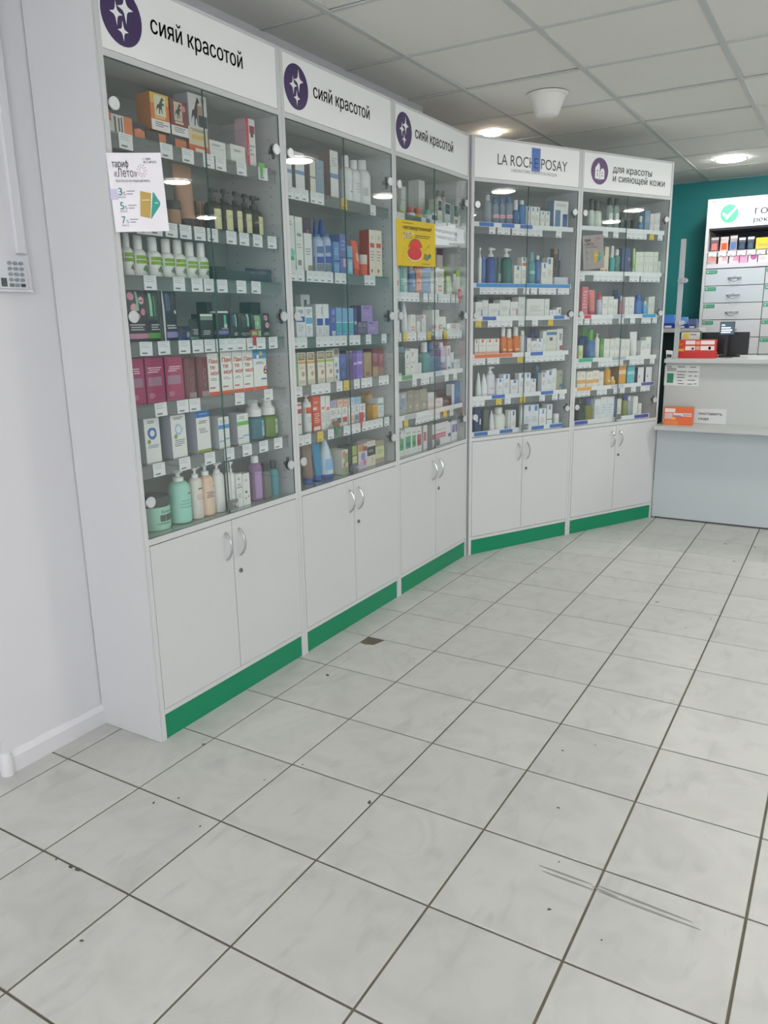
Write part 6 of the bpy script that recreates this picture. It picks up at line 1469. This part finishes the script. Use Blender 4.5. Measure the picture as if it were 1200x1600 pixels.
# red display tray on the counter top
t = thing('red_display_box', 'red cardboard display box with white panels on the counter top', 'box', (1.131, 4.295, 1.0885))
MB().box(-0.135, 0.135, -0.04, 0.04, 0, 0.040, mat('c62c28', 0.4)).build('tray', t)
mb = MB(); mb.box(-0.130, 0.130, -0.030, 0.030, 0.0402, 0.122, mat('cf3a2c', 0.4)); mb.build('tray_back', t)
mb = MB()
for x0, x1, z0, z1, c in ((-0.062, 0.0, 0.090, 0.116, 'e8e4e0'), (0.035, 0.122, 0.090, 0.116, 'e8e4e0'), (-0.062, 0.0, 0.052, 0.080, 'e8e4e0'), (0.035, 0.122, 0.052, 0.080, 'e8e4e0'), (0.004, 0.030, 0.09, 0.112, 'd8a890'), (0.004, 0.030, 0.055, 0.078, 'd8a890'), (0.085, 0.10, 0.056, 0.076, '50508c'), (-0.02, -0.008, 0.056, 0.07, '50508c'), (-0.122, -0.07, 0.046, 0.062, 'e0b020')):
    mb.box(x0, x1, -0.0308, -0.030, z0, z1, mat(c, 0.4))
put_text(mb, 'D', -0.118, 0.082, 0.030, mat('e8c81c', 0.4), -0.0312, 0.034, 0.06)
mb.build('printed_label', t)
# black monitor, price sign, customer display
t = thing('monitor', 'black back of a till monitor on the counter top', 'monitor', (1.316, 4.53, 1.0885))
MB().box(-0.225, 0.118, -0.012, 0.012, 0.012, 0.165, M_BLACK).build('screen_housing', t)
MB().box(-0.10, 0.05, 0.012, 0.03, 0.05, 0.13, M_BLACK).build('back_bulge', t)
MB().lathe([(0.07, 0), (0.07, 0.008), (0.02, 0.012)], M_BLACK, 20).build('foot', t)
t = thing('customer_display', 'small lit customer display with white lines beside the monitor', 'display', (1.306, 4.40, 1.0885))
MB().box(-0.012, 0.012, -0.006, 0.006, 0.006, 0.150, M_BLACK).build('stem', t)
MB().box(-0.05, 0.05, -0.025, 0.03, 0, 0.006, M_BLACK).build('foot', t)
MB().box(-0.046, 0.046, -0.008, 0.008, 0.150, 0.236, mat('2a3440', 0.3)).build('housing', t)
mb = MB().box(-0.042, 0.042, -0.0088, -0.008, 0.154, 0.232, mat('40586c', 0.3, 0, 'screen', 0.35))
for x0, x1, z0, c in ((-0.036, -0.014, 0.210, 'dfe8f0'), (-0.036, 0.022, 0.192, 'f2f6fa'), (-0.036, 0.032, 0.177, 'f2f6fa'), (-0.036, 0.022, 0.163, 'f2f6fa')):
    mb.box(x0, x1, -0.0094, -0.0088, z0, z0 + 0.008, mat(c, 0.3, 0, 'screen', 0.8))
mb.build('screen', t)
t = thing('price_stand', 'small pale card stand with green edge behind the red display box', 'notice', (1.083, 4.362, 1.0885))
MB().box(-0.066, 0.070, -0.002, 0.002, 0.004, 0.176, mat('3c6a5c', 0.4)).build('frame', t)
mb = MB().box(-0.062, 0.058, -0.0028, -0.002, 0.010, 0.170, mat('cfd8d0', 0.4)); mb.box(-0.05, -0.012, -0.0034, -0.0028, 0.13, 0.165, mat('d8d048', 0.4)); mb.box(-0.005, 0.035, -0.0034, -0.0028, 0.150, 0.158, mat('7c8888', 0.4)); mb.build('card', t)
MB().box(-0.05, 0.05, -0.02, 0.03, 0, 0.004, mat('3c6a5c', 0.4)).build('foot', t)
t = thing('white_dispenser', 'small white plastic holder on the counter end', 'holder', (0.990, 4.17, 1.0885))
MB().add([(-0.018, -0.02, 0), (0.018, -0.02, 0), (0.018, 0.02, 0), (-0.018, 0.02, 0), (-0.022, -0.026, 0.055), (0.022, -0.026, 0.05), (0.022, 0.02, 0.05), (-0.022, 0.02, 0.055)],
         [(3, 2, 1, 0), (4, 5, 6, 7), (0, 1, 5, 4), (2, 3, 7, 6), (1, 2, 6, 5), (3, 0, 4, 7)], mat('dfe3e3', 0.4)).build('cup', t)
MB().box(-0.016, 0.016, -0.0235, -0.0205, 0.008, 0.030, mat('2c3438', 0.4)).build('label', t)
# glass screen beside the till
t = thing('counter_glass_screen', 'upright glass screen with metal clamps on the counter', 'glass screen', (1.028, 4.155, 1.0885))
MB().box(-0.0035, 0.0035, 0.018, 0.088, 0.002, 0.765, M_DOORGLASS).build('pane', t)
MB().box(-0.015, 0.015, 0.0, 0.018, 0, 0.765, mat('a9b2b4', 0.2, 0.0)).build('edge_profile', t)
for z_ in (0.235, 0.505):
    MB().disc_y(0.026, -0.014, 0.03, z_, 0.016, M_CHROME, 18).box(-0.018, 0.03, -0.004, 0.022, z_ - 0.013, z_ + 0.013, M_STEEL).build('clamp', t)

# ================================================================== BEHIND THE COUNTER
t = thing('side_shelf', 'white wall shelf with dark recess below behind the counter', 'shelf', (0.40, 5.10, 0))
MB().box(0.0, 0.62, 0.0, 0.30, 1.245, 1.275, M_LAM).build('shelf_board', t)
MB().box(0.0, 0.02, 0.0, 0.30, 0.0, 1.245, M_LAM).build('side_panel', t); MB().box(0.60, 0.62, 0.0, 0.30, 0.0, 1.245, M_LAM).build('side_panel', t)
MB().box(0.02, 0.60, 0.27, 0.29, 0.0, 1.245, mat('123c38', 0.5)).build('back_panel', t)
for i, (x, w_, c, c2, lb) in enumerate(((0.780, 0.085, '3f7ed0', '2c3c94', 'bright blue pack with navy base on the side shelf'), (0.878, 0.078, '5c90d4', '2c3a90', 'pale blue pack with navy base on the side shelf'), (0.958, 0.060, '4c5c84', '3a4c80', 'dull slate blue pack on the side shelf'))):
    t = thing('wipes_pack', lb, 'pack', (x, 5.17, 1.2755), 0, 'packs on the side shelf')
    hh = (0.105, 0.085, 0.07)[i]
    MB().box(-w_ / 2, w_ / 2, -0.05, 0.05, 0, hh * 0.38, mat(c2, 0.35)).build('base_band', t)
    MB().add([(-w_ / 2, -0.05, hh * .38), (w_ / 2, -0.05, hh * .38), (w_ / 2, 0.05, hh * .38), (-w_ / 2, 0.05, hh * .38), (-w_ * .42, -0.03, hh), (w_ * .42, -0.03, hh), (w_ * .42, 0.03, hh), (-w_ * .42, 0.03, hh)],
             [(4, 5, 6, 7), (0, 1, 5, 4), (2, 3, 7, 6), (1, 2, 6, 5), (3, 0, 4, 7)], mat(c, 0.35)).build('wrapper', t)
    MB().box(-w_ * .3, w_ * .3, -0.0515, -0.05, hh * .05, hh * .2, mat('dfe4ec', 0.4)).build('printed_label', t)

un = thing('drawer_cabinet', 'white medicine drawer cabinet with lit sign behind the counter', 'cabinet', (0.920, 5.65, 0))
UW = 1.40
M_DRAWER = surface_mat('drawer_front_pale', 'c3ced4', 'c8d3d8', 2.0, 0.4); M_DRAWER2 = surface_mat('drawer_front_white', 'cbcfd2', 'd0d4d6', 2.0, 0.4)
MB().box(0, 0.022, 0, 0.40, 0, 2.275, M_LAM).build('side_panel', un); MB().box(UW - 0.022, UW, 0, 0.40, 0, 2.275, M_LAM).build('side_panel', un)
MB().box(0.022, UW - 0.022, 0, 0.40, 2.255, 2.275, M_LAM).build('top_board', un)
MB().box(0.022, UW - 0.022, 0.38, 0.398, 0, 2.255, mat('3a3c44', 0.6)).build('back_panel', un)
MB().box(0.022, UW - 0.022, 0.02, 0.38, 2.040, 2.052, mat('555860', 0.6)).build('sign_base', un)
sgn = MB().box(0.024, UW - 0.024, 0.006, 0.03, 2.054, 2.252, mat('f0f4f4', 0.4, 0, 'litsign', 0.34)).build('lit_sign', un)
mb = MB().poly_y(ell(0.166, 2.157, 0.067, 0.070, 30), 0.0052, mat('55c090', 0.4, 0, 'litsign', 0.2))
mb.poly_y([(0.112, 2.157), (0.122, 2.170), (0.148, 2.146), (0.212, 2.208), (0.222, 2.198), (0.150, 2.110)], 0.0046, mat('f0f4f4', 0.4, 0, 'litsign', 0.34), 0.0004); mb.build('check_emblem', sgn)
sign_words(sgn, 'ГОРЗДРАВ', 0.345, 2.138, 0.044, mat('2c3450', 0.6), 0.0052, 0.40, 0.03); sign_words(sgn, 'рекомендует', 0.342, 2.080, 0.036, mat('2c3450', 0.6), 0.0052, 0.40, 0.03)
MB().box(0.022, UW - 0.022, 0.03, 0.38, 1.868, 1.876, M_LAM).build('shelf', un)
MB().box(0.022, UW - 0.022, 0.008, 0.38, 1.742, 1.760, M_LAM).build('shelf', un)
MB().box(0.026, UW - 0.026, 0.022, 0.024, 1.832, 1.870, M_RAILPLASTIC).build('price_rail', un)
MB().box(0.026, UW - 0.026, 0.004, 0.007, 1.742, 1.776, mat('d8d8e2', 0.4)).build('price_rail', un)
for q in range(18):
    link('price_tag', tag_mesh(M_TAG, 0.060, 0.034), un, (0.062 + q * 0.072, 0.0205, 1.868))
for (wc, x0) in ((0.445, 0.024), (0.45, 0.471), (0.453, 0.923)):
    rows = ((1.606, 1.737, M_DRAWER), (1.470, 1.604, M_DRAWER), (1.336, 1.468, M_DRAWER2), (1.196, 1.334, M_DRAWER2), (1.060, 1.194, M_DRAWER2), (0.92, 1.058, M_DRAWER2), (0.78, 0.918, M_DRAWER2), (0.64, 0.778, M_DRAWER2), (0.42, 0.638, M_DRAWER2), (0.1, 0.418, M_DRAWER2))
    for z0, z1, m in rows:
        d = MB().box(x0, x0 + wc - 0.003, 0.0, 0.36, z0, z1 - 0.003, m).build('drawer', un)
        hx = x0 + wc * 0.5; pts = [(hx - 0.05 + 0.1 * i / 12, -0.002 - 0.02 * math.sin(PI * i / 12), (z0 + z1) / 2 - 0.008 - 0.03 * math.sin(PI * i / 12)) for i in range(13)]
        mb = MB().tube(pts, 0.0032, M_STEEL, 6); mb.box(hx - 0.052, hx + 0.052, -0.006, 0.0, (z0 + z1) / 2 - 0.010, (z0 + z1) / 2 - 0.004, M_STEEL); mb.box(hx - 0.008, hx + 0.008, -0.0075, -0.006, (z0 + z1) / 2 - 0.008, (z0 + z1) / 2 + 0.002, M_CHROME); mb.build('handle', d)
        MB().box(x0 + 0.004, x0 + 0.088, -0.0015, 0, z1 - 0.038, z1 - 0.010, mat('3f9a78', 0.4)).box(x0 + 0.012, x0 + 0.024, -0.002, -0.0015, z1 - 0.03, z1 - 0.018, mat('b8dccc', .4)).box(x0 + 0.03, x0 + 0.078, -0.002, -0.0015, z1 - 0.027, z1 - 0.021, mat('86c0a8', .4)).build('drawer_label', d)
# goods on the cabinet's two open shelves
def pouch2(x, z, w_, h_, cols, lb, y=5.72):
    t = thing('hanging_sachet', lb, 'pouch', (x, y, z), 0, 'goods on the drawer cabinet shelves')
    vs = [(-w_ / 2, -0.012, 0), (w_ / 2, -0.012, 0), (w_ / 2, 0.012, 0), (-w_ / 2, 0.012, 0), (-w_ * .46, -0.010, h_ * .6), (w_ * .46, -0.010, h_ * .6), (w_ * .46, 0.010, h_ * .6), (-w_ * .46, 0.010, h_ * .6), (-w_ * .5, -0.001, h_), (w_ * .5, -0.001, h_), (w_ * .5, 0.001, h_), (-w_ * .5, 0.001, h_)]
    fs = [(3, 2, 1, 0), (8, 9, 10, 11)] + [(a, a + 1, a + 5, a + 4) for a in (0, 1, 2, 4, 5, 6)] + [(3, 0, 4, 7), (7, 4, 8, 11)]
    MB().add(vs, fs, mat(cols[0], 0.3)).build('pouch_body', t)
    mb = MB()
    mb.add([(-w_ * .35, -0.0128, h_ * .1), (w_ * .35, -0.0128, h_ * .1), (w_ * .3, -0.0118, h_ * .55), (-w_ * .3, -0.0118, h_ * .55)], [(0, 1, 2, 3)], mat(cols[1], 0.3))
    mb.add([(-w_ * .45, -0.009, h_ * .78), (w_ * .45, -0.009, h_ * .78), (w_ * .46, -0.004, h_ * .95), (-w_ * .46, -0.004, h_ * .95)], [(0, 1, 2, 3)], mat(cols[2], 0.3)); mb.build('printed_label', t)
def carton2(x, z, w_, h_, c, prints, lb, y=5.70, dp=0.05):
    t = thing('medicine_carton', lb, 'box', (x, y, z), 0, 'goods on the drawer cabinet shelves')
    MB().box(-w_ / 2, w_ / 2, -dp / 2, dp / 2, 0, h_, mat(c, 0.4)).build('carton_body', t)
    mb = MB(); add_prints(mb, prints, lambda a, zz: ((-w_ / 2 + a * w_, -dp / 2, zz), (0, -1)), w_, h_, 0, h_, True, rng); mb.build('printed_label', t)
Z1, Z2 = 1.8762, 1.7602
for x, w_, h_, cols, lb in ((0.986, 0.062, 0.115, ('6a5860', 'd87c74', 'a8a4a8'), 'pink and silver sachet on the sign cabinet upper shelf'), (1.059, 0.062, 0.112, ('c4b4b0', 'e05a34', 'b0acac'), 'orange sachet on the sign cabinet upper shelf'),
                          (1.128, 0.056, 0.118, ('8a90a0', '6478a8', 'b4a898'), 'silver blue sachet on the sign cabinet upper shelf'), (1.192, 0.052, 0.100, ('2c3448', '46586c', '8c98b0'), 'navy sachet with grey top on the sign cabinet upper shelf'),
                          (1.256, 0.052, 0.102, ('28304a', '4c6478', 'b4c4dc'), 'navy sachet with pale top on the sign cabinet upper shelf')):
    pouch2(x, Z1, w_, h_, cols, lb)
carton2(1.362, Z1, 0.13, 0.085, 'dcc850', [('b', .55, 1, 'e4cc3c'), ('l', 2, .2, .45, 'b8a858')], 'yellow carton on the sign cabinet upper shelf')
carton2(1.52, Z1, 0.12, 0.09, 'd8dce0', [('b', .4, .6, '5c88b8')], 'white carton with blue band on the sign cabinet upper shelf')
for x, w_, h_, c, pr, lb in ((0.979, 0.066, 0.095, 'd0b4b0', [('r', .1, .9, .4, .9, 'e0948c'), ('r', 0, .4, 0, .35, '88b4cc')], 'salmon and blue carton on the sign cabinet lower shelf'),
                          (1.064, 0.072, 0.097, 'e8e0e0', [('r', .4, .9, .4, .9, 'e0b4bc'), ('b', .0, .12, 'e0cc90')], 'white carton with pale pink figure on the sign cabinet lower shelf'),
                          (1.148, 0.076, 0.098, 'e4d8de', [('r', .4, .95, .35, .95, 'd89cb4'), ('r', .93, 1, 0, 1, 'c05890'), ('b', .0, .12, 'e0cc90')], 'white and magenta carton on the sign cabinet lower shelf'),
                          (1.218, 0.056, 0.102, 'd8a8cc', [('r', .2, .8, .05, .2, 'd88870'), ('l', 3, .5, .8, 'c088b4')], 'lilac pink carton on the sign cabinet lower shelf'),
                          (1.284, 0.064, 0.100, 'e8dce0', [('c', .6, .6, .38, 'b868a4')], 'white carton with purple disc on the sign cabinet lower shelf'),
                          (1.360, 0.072, 0.070, 'e8e8e4', [('l', 3, .4, .8, 'b4b4b0')], 'low white carton on the sign cabinet lower shelf'),
                          (1.46, 0.09, 0.09, 'd8e0e4', [('b', .3, .6, '7cb0c0')], 'white carton with aqua band on the sign cabinet lower shelf')):
    carton2(x, Z2, w_, h_, c, pr, lb)
